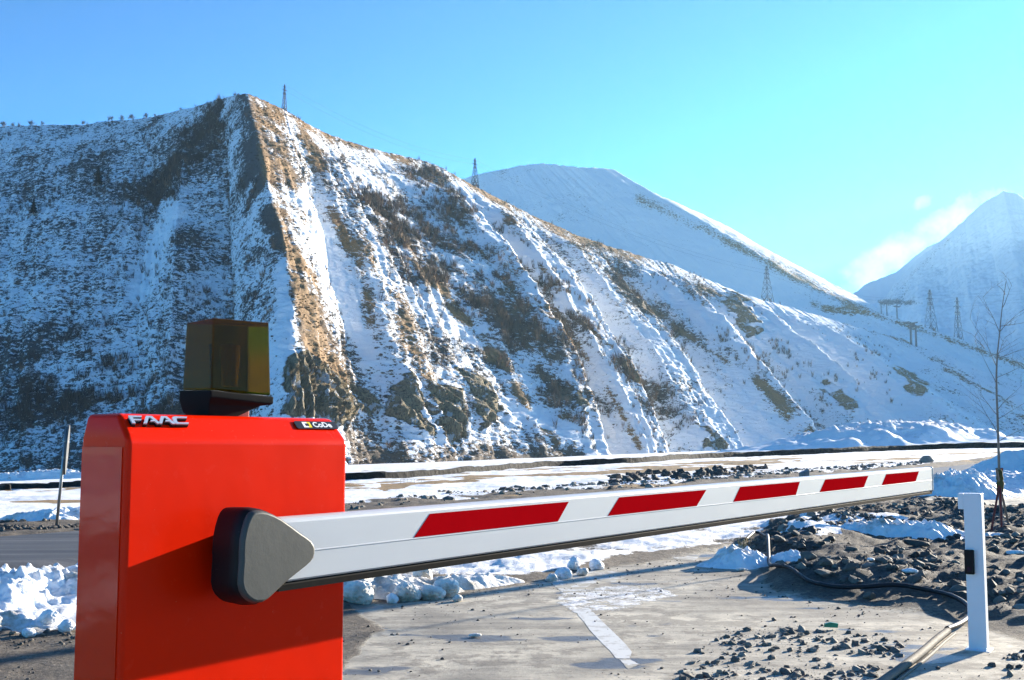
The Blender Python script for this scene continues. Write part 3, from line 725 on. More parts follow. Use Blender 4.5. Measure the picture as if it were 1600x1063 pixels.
for r0, r1 in zip(rings, rings[1:]):
    for i in range(len(sec)): b.faces.new((r0[i], r0[(i+1) % len(sec)], r1[(i+1) % len(sec)], r1[i]))
b.faces.new(rings[0]); b.faces.new(rings[-1][::-1])
boom = from_bm('boom', b, ALU, gate)
for i, p in enumerate(boom.data.polygons): p.use_smooth = False
b = bmesh.new(); hr = .014
secr = [(-.070, 0), (-.072, -.004), (-.070, -hr), (-.050, -hr), (-.046, -.004), (-.048, 0)]
rings = []
for i in range(ns+1):
    x = bx0+(bx1-bx0)*i/ns; rings.append([b.verts.new((x, y, boom_z(x, zt)-H1-.0005+z)) for y, z in secr])
for r0, r1 in zip(rings, rings[1:]):
    for i in range(len(secr)): b.faces.new((r0[i], r0[(i+1) % len(secr)], r1[(i+1) % len(secr)], r1[i]))
b.faces.new(rings[0]); b.faces.new(rings[-1][::-1])
from_bm('rubber_edge', b, RUBBER, boom)
b = bmesh.new(); ze = boom_z(bx1, zt)
bm_prism(b, [(y, z) for y, z in rrect(-.077, ze-H1-.002, -.040, ze+.002, .006)], 0, .004)
for v in b.verts: v.co = Vector((bx1+v.co.y, v.co.x, v.co.z))
from_bm('end_cap', b, ALU, boom)
STR = [((672, 806), (889, 787), (872, 818), (647, 842)), ((968, 780), (1104, 768), (1089, 794), (950, 810)), ((1157, 762), (1250, 754), (1244, 776), (1146, 786)),
       ((1290, 750), (1357, 743), (1350, 763), (1281, 770)), ((1385, 740), (1436, 735), (1431, 752), (1378, 757))]
for tl, tr, br, bl in STR:
    xs = [face(*q, .0757)[0] for q in (tl, tr, br, bl)]
    pts = [(xs[0], boom_z(xs[0], zt)-.0135), (xs[1], boom_z(xs[1], zt)-.0135), (xs[2], boom_z(xs[2], zt)-Hm+.0022), (xs[3], boom_z(xs[3], zt)-Hm+.0022)]
    b = bmesh.new(); bm_prism(b, pts[::-1], -.0757, -.0751); from_bm('red_stripe', b, film.m, boom)

# flashing beacon on the cabinet: a thing that belongs to the barrier
bx, bz = face(330, 607, -.06)
lens = MT('dark_amber_lens')
ln = lens.noise(3, 4, .6, lens.coord((1, 1, 1))); rib = lens.n('ShaderNodeTexWave', bands_direction='X', wave_type='BANDS'); rib.inputs['Scale'].default_value = 95; rib.inputs['Distortion'].default_value = 0
lens.t.links.new(lens.coord(), rib.inputs['Vector'])
nl_ = lens.bump(rib.outputs['Fac'], .0004, .35)
lens.out((.30, .17, .006), .04, nl_, Transmission_Weight=.85, IOR=1.18, Coat_Weight=.0, Specular_IOR_Level=.3)
lt = lens.mix(ln, (.04, .02, .0002), (.19, .085, .0003)); lens.set(lens.b.inputs['Base Color'], lt)
bw, bd, bh = .114, .080, .118
zb0 = zT+.052
beac = bpy.data.objects.new('beacon', None); link(beac, gate); beac.location = (face(331, 610, -.05)[0], .05, zT); beac.rotation_euler = (0, 0, math.radians(-4))
tag(beac, 'dark amber box-shaped beacon on top of the cabinet')
b = bmesh.new()
lo = [b.verts.new(q) for q in ((-.003, -.002, .042), (bw+.003, -.002, .036), (bw+.003, bd, .036), (-.003, bd, .044))]
hi = [b.verts.new(q) for q in ((0, 0, .042+bh), (bw-.002, 0, .042+bh+.001), (bw-.002, bd-.002, .042+bh), (0, bd-.002, .042+bh-.003))]
for i in range(4): b.faces.new((lo[i], lo[(i+1) % 4], hi[(i+1) % 4], hi[i]))
b.faces.new(lo[::-1]); b.faces.new(hi)
from_bm('lens', b, lens.m, beac, bevel=.003, seg=3)
b = bmesh.new()
r0 = [(-.006, -.006, .041), (bw+.006, -.006, .034), (bw+.006, bd+.004, .036), (-.006, bd+.004, .043)]
r1 = [(-.006, -.006, .030), (bw+.006, -.006, .021), (bw+.006, bd+.004, .021), (-.006, bd+.004, .026)]
r2 = [(-.003, .002, .018), (bw-.012, .006, .018), (bw-.012, bd-.008, .018), (-.002, bd, .008)]
r3 = [(.0, .006, -.003), (bw-.060, .012, -.003), (bw-.060, bd-.02, -.003), (.004, bd-.01, -.003)]
rs = [[b.verts.new(q) for q in r] for r in (r0, r1, r2, r3)]
for a, c in zip(rs, rs[1:]):
    for i in range(4): b.faces.new((a[i], a[(i+1) % 4], c[(i+1) % 4], c[i]))
b.faces.new(rs[0]); b.faces.new(rs[-1][::-1]); from_bm('beacon_base', b, RUBBER, beac, bevel=.002)
b = bmesh.new(); bm_box(b, (.05, .012, -.002), (bw-.030, bd-.01, .0175)); from_bm('bracket', b, simple('dark_red_paint', (.30, .010, .003), .5, 0, .1), beac, bevel=.002)
b = bmesh.new(); bm_tube(b, [(bw*.5, bd*.5, .05), (bw*.5, bd*.5, .12)], [.014, .018], 16); from_bm('bulb', b, simple('bulb_glass', (.2, .17, .08), .2), beac)

# ------------------------------------------------------------------ photocell post
pb = drop(1530, 1016); pb.z = gz(pb.x, pb.y)-.005
PY = pb.y
def pw(px): return (px-800)/FPX*PY*1.0
post = empty('photocell_post', pb, math.radians(-31)); tag(post, 'white square post with a black photocell beside the dark rubble heap', 'post')
wp = simple('white_post_paint', (.72, .74, .77), .45, 0, .05, 12, .0008)
ph = at(1525, 771, PY).z-pb.z; hw = 28/FPX*PY/2*.92
b = bmesh.new(); bm_box(b, (-hw, -hw, 0), (hw, hw, ph)); from_bm('shaft', b, wp, post, bevel=.004)
b = bmesh.new(); bm_box(b, (-hw-.03, -hw+.006, ph-.088), (-hw, hw-.006, ph-.001)); from_bm('reader_lip', b, wp, post, bevel=.003)
b = bmesh.new(); bm_box(b, (-hw-.02, -hw-.02, -.01), (hw+.02, hw+.02, .008)); from_bm('foot_plate', b, wp, post, bevel=.002)
zc1 = at(1522, 858, PY).z-pb.z; zc2 = at(1522, 896, PY).z-pb.z
b = bmesh.new(); bm_box(b, (-hw*1.05, -hw-.03, zc2), (-hw*1.05+.05, -hw, zc1)); pc = from_bm('photocell', b, BLACK, post, bevel=.006, seg=3)
b = bmesh.new(); bm_tube(b, [(-hw*1.05+.025, -hw-.0315, zc2+.03), (-hw*1.05+.025, -hw-.029, zc2+.03)], .012, 16); from_bm('photocell_eye', b, simple('smoked_lens', (.01, .01, .03), .08), pc)

# ------------------------------------------------------------------ rocks and lumps
def ico(sub):
    bm = bmesh.new(); bmesh.ops.create_icosphere(bm, subdivisions=sub, radius=1)
    bm.verts.ensure_lookup_table(); V = np.array([v.co[:] for v in bm.verts]); F = np.array([[v.index for v in f.verts] for f in bm.faces]); bm.free(); return V, F
def rockshape(sub, seed, cuts=9, angular=1.0):
    V, F = ico(sub); r = np.random.default_rng(seed)
    V = V*(1+.22*fbm(V[:, 0]*1.1+seed, V[:, 1]*1.1, V[:, 2]*1.1, 3, seed)[:, None])
    for _ in range(cuts):
        n = r.normal(size=3); n /= np.linalg.norm(n); d = r.uniform(.5, .85)
        h = V@n-d; V = V-np.where(h > 0, h*angular, 0)[:, None]*n
    V = V*(1+.05*fbm(V[:, 0]*5, V[:, 1]*5, V[:, 2]*5, 3, seed+3)[:, None]); return V, F
def rotm(rz, rx, ry):
    return np.array((Matrix.Rotation(rz, 3, 'Z') @ Matrix.Rotation(rx, 3, 'X') @ Matrix.Rotation(ry, 3, 'Y')))
rockm = MT('field_stone')
oi = rockm.n('ShaderNodeObjectInfo').outputs['Random']; ra = rockm.attr('tone')
k1 = rockm.noise(9, 6, .7); k2 = rockm.noise(50, 5, .7)
tone = rockm.math('ADD', ra, rockm.math('MULTIPLY_ADD', k1, .5, -.25))
rcl = rockm.ramp(tone, [(.1, (.045, .038, .034)), (.45, (.115, .098, .082)), (.75, (.22, .19, .155)), (1, (.36, .33, .28))])
rcl = rockm.mix(rockm.math('MULTIPLY', k2, .35), rcl, (.05, .045, .04))
rockm.out(rcl, .8, rockm.bump(rockm.math('ADD', k1, rockm.math('MULTIPLY', k2, .4)), .012, .7)); ROCK = rockm.m
def scatter(name, pts, sizes, mat, label_kind, tones=None, subd=1, seed=0, sink=.3, flat=(.55, .85)):
    VS, FS, TS = [], [], []; off = 0; r = np.random.default_rng(seed)
    base = [rockshape(subd, 200+seed+k) for k in range(10)]
    for (x, y, z), s in zip(pts, sizes):
        V, F = base[r.integers(10)]
        sc_ = np.array([r.uniform(.8, 1.35), r.uniform(.7, 1.1), r.uniform(*flat)])*s
        W_ = (V*sc_)@rotm(r.uniform(0, 6.3), r.uniform(-.5, .5), r.uniform(-.5, .5)).T
        W_ = W_+np.array([x, y, z+s*sink]); VS.append(W_); FS.append(F+off); off += len(V)
        TS.append(np.full(len(V), r.uniform(.1, .9) if tones is None else r.uniform(*tones)))
    o = mesh_np(name, np.concatenate(VS), np.concatenate(FS), mat, dict(tone=np.concatenate(TS)), smooth=False)
    tag(o, kind='stuff'); return o
def sample_poly(poly, n, r, power=1.0):
    xs = [p[0] for p in poly]; ys = [p[1] for p in poly]; out = []
    P = [on_ground(*p) for p in poly]; gx = [p.x for p in P]; gy = [p.y for p in P]; pg = [(p.x, p.y) for p in P]
    while len(out) < n:
        a = r.uniform(min(gx), max(gx), n*2); b_ = r.uniform(min(gy), max(gy), n*2)
        m = poly_mask(a, b_, pg, 1e-3) > .5
        out += list(zip(a[m], b_[m]))
    return out[:n]
r = np.random.default_rng(5)
def place(poly, n, smin, smax, name, seed, tones=None, sink=.25, pw_=2.2, subd=1, lift=0.0, clump=True):
    pts = []; sz = []
    for x, y in sample_poly(poly, n, r):
        if clump and float(vnoise(x*1.7, y*1.7, 0, seed))+.6*float(vnoise(x*5, y*5, 0, seed)) < r.random()*1.1-.35: continue
        pts.append((x, y, gz(x, y)+lift)); sz.append(smin+(smax-smin)*r.random()**pw_)
    return scatter(name, pts, sz, ROCK, 'stuff', tones, subd, seed, sink)
o = place([(1175, 868), (1215, 826), (1300, 808), (1380, 790), (1470, 785), (1560, 798), (1700, 800), (1700, 990), (1640, 985), (1540, 962), (1440, 938), (1330, 930), (1225, 908)], 19000, .007, .085, 'rubble', 1, (.0, .9), -.05, 6.5)
o['label'] = 'heap of dark earth and stones on the right'
place([(1085, 1020), (1130, 990), (1200, 978), (1330, 990), (1420, 1005), (1380, 1063), (1320, 1120), (1080, 1120), (1050, 1063)], 2300, .003, .042, 'gravel', 2, (.35, .9), .05, 7)['label'] = 'grey broken gravel spilled on the concrete'
place([(545, 940), (1100, 870), (1500, 960), (1700, 1020), (1700, 1200), (400, 1200)], 2600, .003, .015, 'gravel', 3, (.0, .7), .2, 4)['label'] = 'loose grit scattered over the concrete'
place([(1540, 1040), (1600, 1015), (1700, 1020), (1700, 1100), (1540, 1100)], 500, .005, .035, 'gravel', 4, (.2, .7), .2, 3)['label'] = 'small stones around the foot of the white post'
place([(-100, 1010), (120, 985), (545, 955), (600, 985), (540, 1063), (500, 1200), (-100, 1200)], 2600, .004, .022, 'gravel', 6, (.1, .7), .2, 3)['label'] = 'brown grit and pebbles around the cabinet'
place([(540, 800), (700, 783), (1000, 765), (1250, 745), (1440, 728), (1440, 722), (1250, 735), (1000, 752), (700, 770), (540, 788)], 5000, .02, .15, 'rubble', 7, (.3, 1), .0, 4.5)['label'] = 'low bank of dark rubble along the far side of the road'
place([(-100, 834), (130, 829), (130, 818), (-100, 820)], 1500, .01, .06, 'rubble', 8, (.0, .6), .1, 2.5)['label'] = 'dirt and stones at the road edge on the left'
place([(950, 748), (1060, 742), (1200, 730), (1200, 737), (1060, 752), (950, 757)], 500, .08, .28, 'rubble', 9, (.0, .4), .2, 2)['label'] = 'dark dug earth behind the boom'
# the bigger stones one can tell apart
BIG = [(1262, 905, 19, .55, 'rounded brown boulder at the left foot of the rubble heap'), (1290, 922, 17, .65, 'pale flat stone beside the hose at the edge of the heap'), (1358, 941, 17, .5, 'brown stone half under the black hose'),
       (1437, 912, 16, .35, 'round dark boulder in the middle of the rubble heap'), (1432, 866, 20, .25, 'long flat slate-coloured stone below the snow patch'), (1316, 828, 14, .4, 'upright brown stone at the back of the heap'),
       (1416, 878, 11, .35, 'grey rounded stone below the long flat stone'), (1250, 830, 13, .3, 'dark stone poking from the snow at the heap top'), (1447, 723, 20, .85, 'large grey boulder just behind the boom tip'),
       (1375, 888, 14, .2, 'dark stone right of the rounded stones in the heap'), (1300, 868, 12, .3, 'dark stone just under the snow patch'), (1575, 842, 13, .2, 'dark stone at the foot of the young tree'),
       (1212, 856, 16, .1, 'black stone beside the loop of hose'), (1242, 868, 12, .3, 'stone between the hose and the snow patch'), (1495, 853, 12, .25, 'dark stone left of the white post'),
       (1206, 1030, 10, .6, 'grey broken chunk at the left end of the gravel'), (1170, 1012, 10, .75, 'pale upright chunk of stone on the gravel'), (1235, 1018, 9, .6, 'small grey chunk on the gravel near the drive'),
       (1210, 970, 7, .45, 'small dark stone alone on the concrete'), (1222, 988, 7, .7, 'pale small stone on the concrete behind the gravel'), (1262, 992, 9, .5, 'stone at the back of the gravel spill'),
       (1583, 868, 11, .3, 'dark stone right of the white post in the heap'), (1345, 852, 10, .25, 'stone at the lower rim of the snow patch'), (1106, 1038, 8, .4, 'lone dark stone left of the gravel spill')]
for i, (px, py, spx, tn, lab_) in enumerate(BIG):
    p = drop(px, py); s = spx/FPX*p.y*.62; V, F = rockshape(3, 400+i*7, 14, .97)
    if i == 8: V = V*np.array([.85, 1, 1.15])
    V = (V*np.array([1.35 if 'flat' not in lab_ else 1.9, 1, .8 if 'flat' not in lab_ else .55])*s)@rotm(i*1.3 if 'flat' not in lab_ else .2, .2, .1).T
    o = mesh_np('stone', V, F, ROCK, dict(tone=np.full(len(V), tn)), smooth=True)
    o.location = (p.x, p.y, p.z+s*.35); tag(o, lab_, 'stone', 'larger stones')

# ------------------------------------------------------------------ snow heaps and lumps
SN = snow_mat('packed_snow', .42); SND = snow_mat('dirty_snow', .6, 1.0, (.83, .80, .74)); SNF = snow_mat('distant_bank_snow', .15, .3)
def heap(name, pxa, rx, ry, rot, h, mat, label, seed, lump=.35, n=(150, 110), cat='snow heap', sc_=1.0):
    c = on_ground(*pxa); u = np.linspace(-1.25, 1.25, n[0])[:, None]; v = np.linspace(-1.25, 1.25, n[1])[None]
    ca, sa = math.cos(rot), math.sin(rot)
    lx, ly = u*rx+v*0, v*ry+u*0
    X = c.x+lx*ca-ly*sa; Y = c.y+lx*sa+ly*ca
    d = np.sqrt(u**2+v**2)+.30*fbm(X*2/sc_, Y*2/sc_, 0, 4, seed)
    prof_ = sstep(1.12, .15, d)
    L_ = 1-np.abs(vnoise(X*3.2/sc_, Y*3.2/sc_, 0, seed+1)); L2 = 1-np.abs(vnoise(X*8/sc_, Y*8/sc_, 0, seed+2))
    L3 = 1-np.abs(vnoise(X*19/sc_, Y*19/sc_, 0, seed+8))
    Z = h*prof_*(1-lump+lump*(.75*L_+.6*L2+.35*L3))+h*.22*prof_*fbm(X*22/sc_, Y*22/sc_, 0, 3, seed+4)
    Z = base_ground(X, Y)+Z-.03-.02*(prof_ < .02)
    o = mesh_np(name, np.stack([X, Y, Z], -1).reshape(-1, 3), grid_faces(*n)[:, ::-1], mat)
    tag(o, label, cat); o['kind'] = 'stuff'; return o
heap('snow_bank', (10, 950), 1.75, .8, math.radians(40), .25, SN, 'heap of bluish ploughed snow left of the cabinet', 3, .5, (240, 180))
heap('snow_bank', (-60, 985), 1.0, .5, math.radians(20), .14, SN, 'low snow spill in front of the left heap', 5, .6)
heap('snow_bank', (1360, 852), 1.9, .42, math.radians(8), .26, SN, 'snow patch lying on the rubble heap', 8, .35)
heap('snow_bank', (1155, 885), .42, .32, 0, .17, SN, 'small melting snow heap beside the hose', 9, .5)
heap('snow_bank', (1235, 885), .35, .45, 0, .14, SN, 'snow scrap between stones by the hose', 19, .5)
heap('snow_bank', (580, 932), 1.1, .3, math.radians(30), .14, SND, 'dirty snow ridge right of the cabinet', 10, .6)
heap('snow_bank', (690, 920), .9, .25, math.radians(38), .10, SND, 'thin dirty snow along the drive edge', 11, .6)
heap('snow_bank', (1570, 770), 4.0, 1.6, math.radians(30), .42, SNF, 'large bluish snow bank behind the young tree', 12, .35, sc_=3)
heap('snow_bank', (1498, 778), 1.3, 1.0, math.radians(60), .5, SNF, 'snow bank just behind the boom tip', 13, .4, sc_=2)
heap('snow_bank', (1610, 745), 3.4, 2, math.radians(20), .75, SNF, 'tall shaded snow bank at the far right', 14, .3, sc_=5)
heap('snow_bank', (62, 815), .8, .4, 0, .15, SN, 'snow lump bank left of the leaning sign post', 15, .5, sc_=1.5)
heap('snow_bank', (122, 812), .9, .4, .3, .18, SN, 'snow bank right of the leaning sign post', 16, .5, sc_=1.5)
heap('snow_mound', (1385, 697.5), 62, 30, math.radians(30), 7.0, SNF, 'smooth sunlit snow mound at the foot of the hillside on the right', 31, .25, cat='snow mound', sc_=22)
heap('snow_bank', (60, 752), 14, 3.0, 0, 1.5, SNF, 'snow covered bank at the foot of the shaded slope on the left', 32, .3, sc_=6)
def lump(px, py, rpx, lab_, seed, mat=SN, grp='snow lumps', k=(1, 1, .85)):
    p = drop(px, py); s = rpx/FPX*p.y; V, F = rockshape(5, 700+seed, 14, .38)
    V = V*(1+.16*fbm(V[:, 0]*1.6+seed, V[:, 1]*1.6, V[:, 2]*1.6, 3, seed)+.10*fbm(V[:, 0]*4.5, V[:, 1]*4.5, V[:, 2]*4.5+seed, 4, seed+4, ridged=True))[:, None]
    V = V*s*np.array(k); o = mesh_np('snow_lump', V, F, mat); o.location = (p.x, p.y, p.z+s*.48); tag(o, lab_, 'snow lump', grp)
lump(636, 938, 21, 'tall rounded snow lump right of the cabinet, leftmost of the big three', 1, SND); lump(672, 936, 18, 'tan-stained snow lump between the big ones', 2, SND, k=(1.25, 1, .7)); lump(697, 932, 22, 'bluish snow lump at the right of the big cluster', 3, SND)
lump(556, 945, 24, 'snow lump touching the right edge of the cabinet', 4, SND); lump(612, 942, 10, 'small snow lump in front of the tall rounded one', 5, SN)
lump(660, 916, 17, 'snow lump at the back of the big cluster', 12, SND); lump(715, 940, 8, 'small snow crumb right of the big cluster', 13, SND)
lump(933, 891, 12, 'lone round snow ball on the drive', 6, SN); lump(880, 904, 13, 'leftmost lump of the small snow cluster in the middle', 7, SN, k=(1.2, 1, .8)); lump(897, 892, 12, 'topmost lump of the small snow cluster in the middle', 8, SN); lump(862, 908, 9, 'low lump at the foot of the small middle cluster', 9, SND)
lump(910, 900, 9, 'rightmost crumb of the small snow cluster in the middle', 14, SND)
lump(742, 996, 6, 'small dirty snow crumb on the wet concrete', 10, SND, k=(1.8, 1, .5)); lump(1158, 893, 5, 'tiny snow crumb below the melting heap', 11, SND, k=(1.6, 1, .5))
lump(75, 985, 16, 'round snow ball in front of the left heap', 15, SN); lump(105, 990, 13, 'snow ball next to the cabinet edge', 16, SN); lump(45, 998, 10, 'small snow ball at the foot of the left heap', 17, SN)
lump(1590, 885, 9, 'snow scrap on the heap right of the white post', 18, SN, k=(1.6, 1, .5)); lump(1424, 924, 9, 'snow scrap beside the round dark boulder', 19, SN, k=(1.5, 1, .4)); lump(1362, 912, 6, 'small snow scrap in the middle of the rubble', 20, SN, k=(1, 1.4, .4))

# ------------------------------------------------------------------ hose
hosep = [(1166, 853), (1180, 846), (1196, 852), (1200, 872), (1202, 890), (1212, 906), (1235, 914), (1262, 924), (1300, 931), (1345, 935), (1400, 937), (1450, 941), (1488, 951), (1512, 962), (1514, 972), (1500, 983), (1480, 992)]
hp = []
for q in hosep:
    p = on_ground(*q); hp.append(Vector((p.x, p.y, gz(p.x, p.y)+.05)))
hp = smooth_path(hp, 10)
hp = [Vector((p.x, p.y, max(gz(p.x, p.y)+.022, p.z-.02))) for p in hp]
b = bmesh.new(); bm_tube(b, hp, .016, 12); hose = from_bm('conduit', b, plastic('black_conduit', (.014, .015, .019), .4, .25), smooth=True)
tag(hose, 'black plastic conduit snaking along the edge of the rubble heap', 'hose')
dusty = simple('dusty_conduit', (.15, .135, .115), .8, 0, .3, 60, .002)
kp = smooth_path([on_ground(*q) for q in ((1481, 992), (1462, 1006), (1440, 1026), (1415, 1046), (1385, 1068), (1340, 1100))], 60)
b = bmesh.new(); bm_tube(b, [p+Vector((0, 0, .018)) for p in kp], [.020+.002*(i % 2) for i in range(len(kp))], 14); o = from_bm('pipe', b, dusty, smooth=True)
tag(o, 'dusty ribbed grey pipe half sunk in the ground near the white post', 'pipe')
kp2 = [p+Vector((.042, -.005, .004)) for p in kp]
b = bmesh.new(); bm_tube(b, kp2, .008, 8); o = from_bm('cable', b, dusty, smooth=True); tag(o, 'thin dusty cable running beside the ribbed pipe', 'cable')
# green scrap, bent wire
p = drop(1298, 984, .015); b = bmesh.new(); bm_prism(b, [(-.04, 0), (.04, -.004), (.045, .02), (.0, .028), (-.035, .02)], -.01, .012)
o = from_bm('plastic_scrap', b, simple('green_plastic', (.01, .22, .12), .4)); o.location = p; tag(o, 'crumpled green plastic scrap on the concrete', 'litter')
# red stick
rust = simple('rusty_red_paint', (.22, .035, .02), .6, .1, .3)
p0 = drop(1506, 774); b = bmesh.new(); k_ = p0.y/FPX
bm_tube(b, [p0, p0+Vector((-6*k_, 0, 12*k_)), p0+Vector((-9*k_, 0, 18*k_)), p0+Vector((-8.5*k_, 0, 34*k_))], [2.4*k_, 2.2*k_, 2*k_, 1.4*k_], 8)
o = from_bm('bent_stake', b, rust, smooth=True); tag(o, 'bent rusty red stake standing behind the rubble heap', 'stake')
# sticks of a broken fence beside the hose
for i, (px, py, dx, dy) in enumerate(((1168, 862, -7, 14), (1176, 860, 3, 20), (1160, 864, -12, 8), (1185, 852, 9, 15))):
    pass
b = bmesh.new(); p0 = drop(1166, 862); k_ = p0.y/FPX
for i in range(26):
    a = random.uniform(-1, 1); bm_tube(b, [p0+Vector((a*9*k_, random.uniform(-.1, .1), 0)), p0+Vector(((a*16+random.uniform(-4, 6))*k_, random.uniform(-.1, .1), random.uniform(6, 17)*k_))], .45*k_, 4)
o = from_bm('dry_grass_tuft', b, simple('dry_straw', (.30, .22, .10), .8)); tag(o, 'tuft of dry straw-coloured stalks beside the hose loop', 'plant')

# ------------------------------------------------------------------ young tree with stakes
bark = simple('young_bark', (.27, .20, .155), .8, 0, .3, 25)
tb = drop(1566, 834); TY = tb.y; k_ = TY/FPX
tree = empty('young_tree', tb); tag(tree, 'young leafless tree tied to three stakes on the right', 'tree')
def tp(px, py, dy=0.0): v = at(px, py, TY+dy); return v-tb
tbm = bmesh.new()
tr_ = [(1566, 836), (1563, 790), (1561, 730), (1559, 660), (1557, 600), (1558, 560), (1562, 520), (1566, 480), (1572, 440)]
bm_tube(tbm, smooth_path([tp(*q) for q in tr_], 4), np.linspace(2.6, .4, 33)*k_, 8)
trunk = from_bm('trunk', tbm, bark, tree, smooth=True)
crown = bmesh.new(); rr_ = random.Random(4)
def branch(p, d, L, rad_, depth):
    pts = [p]; q = p.copy(); dd = d.copy()
    for i in range(5):
        dd = (dd+Vector((rr_.uniform(-.14, .14), rr_.uniform(-.14, .14), rr_.uniform(-.06, .07)))).normalized(); q = q+dd*L/5; pts.append(q.copy())
    bm_tube(crown, pts, [rad_*(1-.16*i) for i in range(6)], 5, False)
    if depth > 0:
        for i in range(1, 6):
            if rr_.random() < .75:
                s = rr_.choice((-1, 1)); a = rr_.uniform(.4, .8)
                nd = (dd+Vector((s*a, rr_.uniform(-.5, .5), rr_.uniform(-.1, .3)))).normalized(); branch(pts[i], nd, L*rr_.uniform(.3, .5), rad_*.5, depth-1)
for (px, py, ex, ey) in ((1557, 600, 1538, 540), (1558, 575, 1533, 490), (1562, 520, 1542, 462), (1558, 560, 1578, 528), (1563, 518, 1590, 486), (1558, 590, 1590, 575), (1559, 640, 1592, 600), (1559, 655, 1598, 628), (1560, 680, 1515, 612), (1559, 650, 1528, 605),
                         (1567, 480, 1581, 446), (1570, 460, 1565, 440), (1562, 510, 1600, 505), (1558, 560, 1600, 548), (1560, 690, 1600, 672), (1538, 545, 1524, 520)):
    a = tp(px, py); e = tp(ex, ey, rr_.uniform(-.5, .5)); branch(a, (e-a).normalized(), (e-a).length, 0.62*k_, 2)
from_bm('crown', crown, bark, tree)
b = bmesh.new(); bm_tube(b, smooth_path([tp(1562, 770), tp(1563, 755), tp(1562, 745), tp(1561, 734)], 3), [4*k_, 5.4*k_, 5.2*k_, 5.8*k_, 4.2*k_, 5.6*k_, 5*k_, 4.6*k_, 5*k_, 3*k_], 10); from_bm('tie_wrap', b, simple('mossy_sacking', (.13, .10, .03), .95, 0, .4, 40, .01), tree, smooth=True)
for i, (sx, sy, dy, tx, m_) in enumerate(((1549, 829, -.3, 1566, rust), (1566, 836, -.35, 1562, rust), (1579, 835, .3, 1557, bark))):
    b = bmesh.new(); bm_tube(b, [tp(sx, sy, dy), tp(tx, 732, -dy*.3)], 1.8*k_, 6); from_bm('stake', b, m_, tree)

# ------------------------------------------------------------------ leaning sign post by the road
sp = on_ground(88, 822); SY = sp.y; k_ = SY/FPX
sg = empty('road_sign', sp); tag(sg, 'road sign seen edge on, on a leaning grey post beyond the road', 'road sign')
def sq(px, py, dy=0): return at(px, py, SY+dy)-sp
b = bmesh.new(); bm_tube(b, [sq(88, 826), sq(104, 668)], 2.3*k_, 12); from_bm('post', b, steel, sg, smooth=True)
b = bmesh.new()
lo_, hi_ = sq(98, 742), sq(105, 664); ax = (hi_-lo_).normalized(); wdir = Vector((sp.x, sp.y, 0)).normalized(); wdir = (wdir+Vector((.05, 0, 0))).normalized(); th = Vector((wdir.y, -wdir.x, 0))*.014
hh_ = (hi_-lo_).length; pts = []
offs = Vector((2.6*k_, 0, 0)); n_ = 28
ca = []
for s_ in (-1, 1):
    ca.append([b.verts.new(lo_+ax*(hh_/2)+offs+th*s_+ax*math.sin(q)*hh_/2+wdir*math.cos(q)*hh_/2) for q in [2*math.pi*i/n_ for i in range(n_)]])
b.faces.new(ca[0]); b.faces.new(ca[1][::-1])
for i in range(n_): b.faces.new((ca[0][i], ca[1][i], ca[1][(i+1) % n_], ca[0][(i+1) % n_]))
pl = from_bm('sign_plate', b, simple('dull_grey_sign_back', (.10, .105, .11), .7), sg)
for yy in (690, 715):
    b = bmesh.new(); c_ = sq(98+ (742-yy)*.09, yy); bm_box(b, (-3.2*k_, -3.2*k_, -1.3*k_), (3.4*k_, 3.2*k_, 1.3*k_), Matrix.Translation(c_)); from_bm('clamp', b, steel, sg)

# ------------------------------------------------------------------ stone wall along the foot of the hill
WL = [(-500, 770), (-100, 768), (0, 766), (120, 763), (300, 758), (545, 752), (700, 743), (850, 731), (1000, 724), (1100, 717), (1300, 708), (1460, 701), (1600, 698), (1750, 697)]
wpth = smooth_path([on_ground(*q) for q in WL], 24)
Vs = []; n = len(wpth)
hts = [.55+.25*float(vnoise(i*.35, 0, 0, 5))+.18*float(vnoise(i*1.7, 3, 0, 6)) for i in range(n)]
for i, p in enumerate(wpth):
    t = (wpth[min(i+1, n-1)]-wpth[max(i-1, 0)]); t.z = 0; t.normalize(); nn_ = Vector((t.y, -t.x, 0)); kk = p.y/FPX
    h_ = max(.4, 8.0*kk*(.8+.35*hts[i])) ; w_ = h_*.7
    g_ = gz(p.x, p.y)
    for a, z in ((w_*.9, -.5), (w_*.6, h_*.7), (w_*.4, h_), (-w_*.4, h_*1.02), (-w_*.7, -.5)):
        Vs.append((p.x+nn_.x*a, p.y+nn_.y*a, g_+z))
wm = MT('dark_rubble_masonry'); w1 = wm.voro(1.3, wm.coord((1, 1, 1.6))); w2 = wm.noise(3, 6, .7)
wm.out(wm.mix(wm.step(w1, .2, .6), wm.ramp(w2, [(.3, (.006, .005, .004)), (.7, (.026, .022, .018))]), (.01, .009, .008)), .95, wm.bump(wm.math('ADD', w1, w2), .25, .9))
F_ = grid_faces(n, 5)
o = mesh_np('stone_wall', np.array(Vs), F_, wm.m, smooth=False); tag(o, 'long low dark stone wall at the foot of the hillside', 'wall')

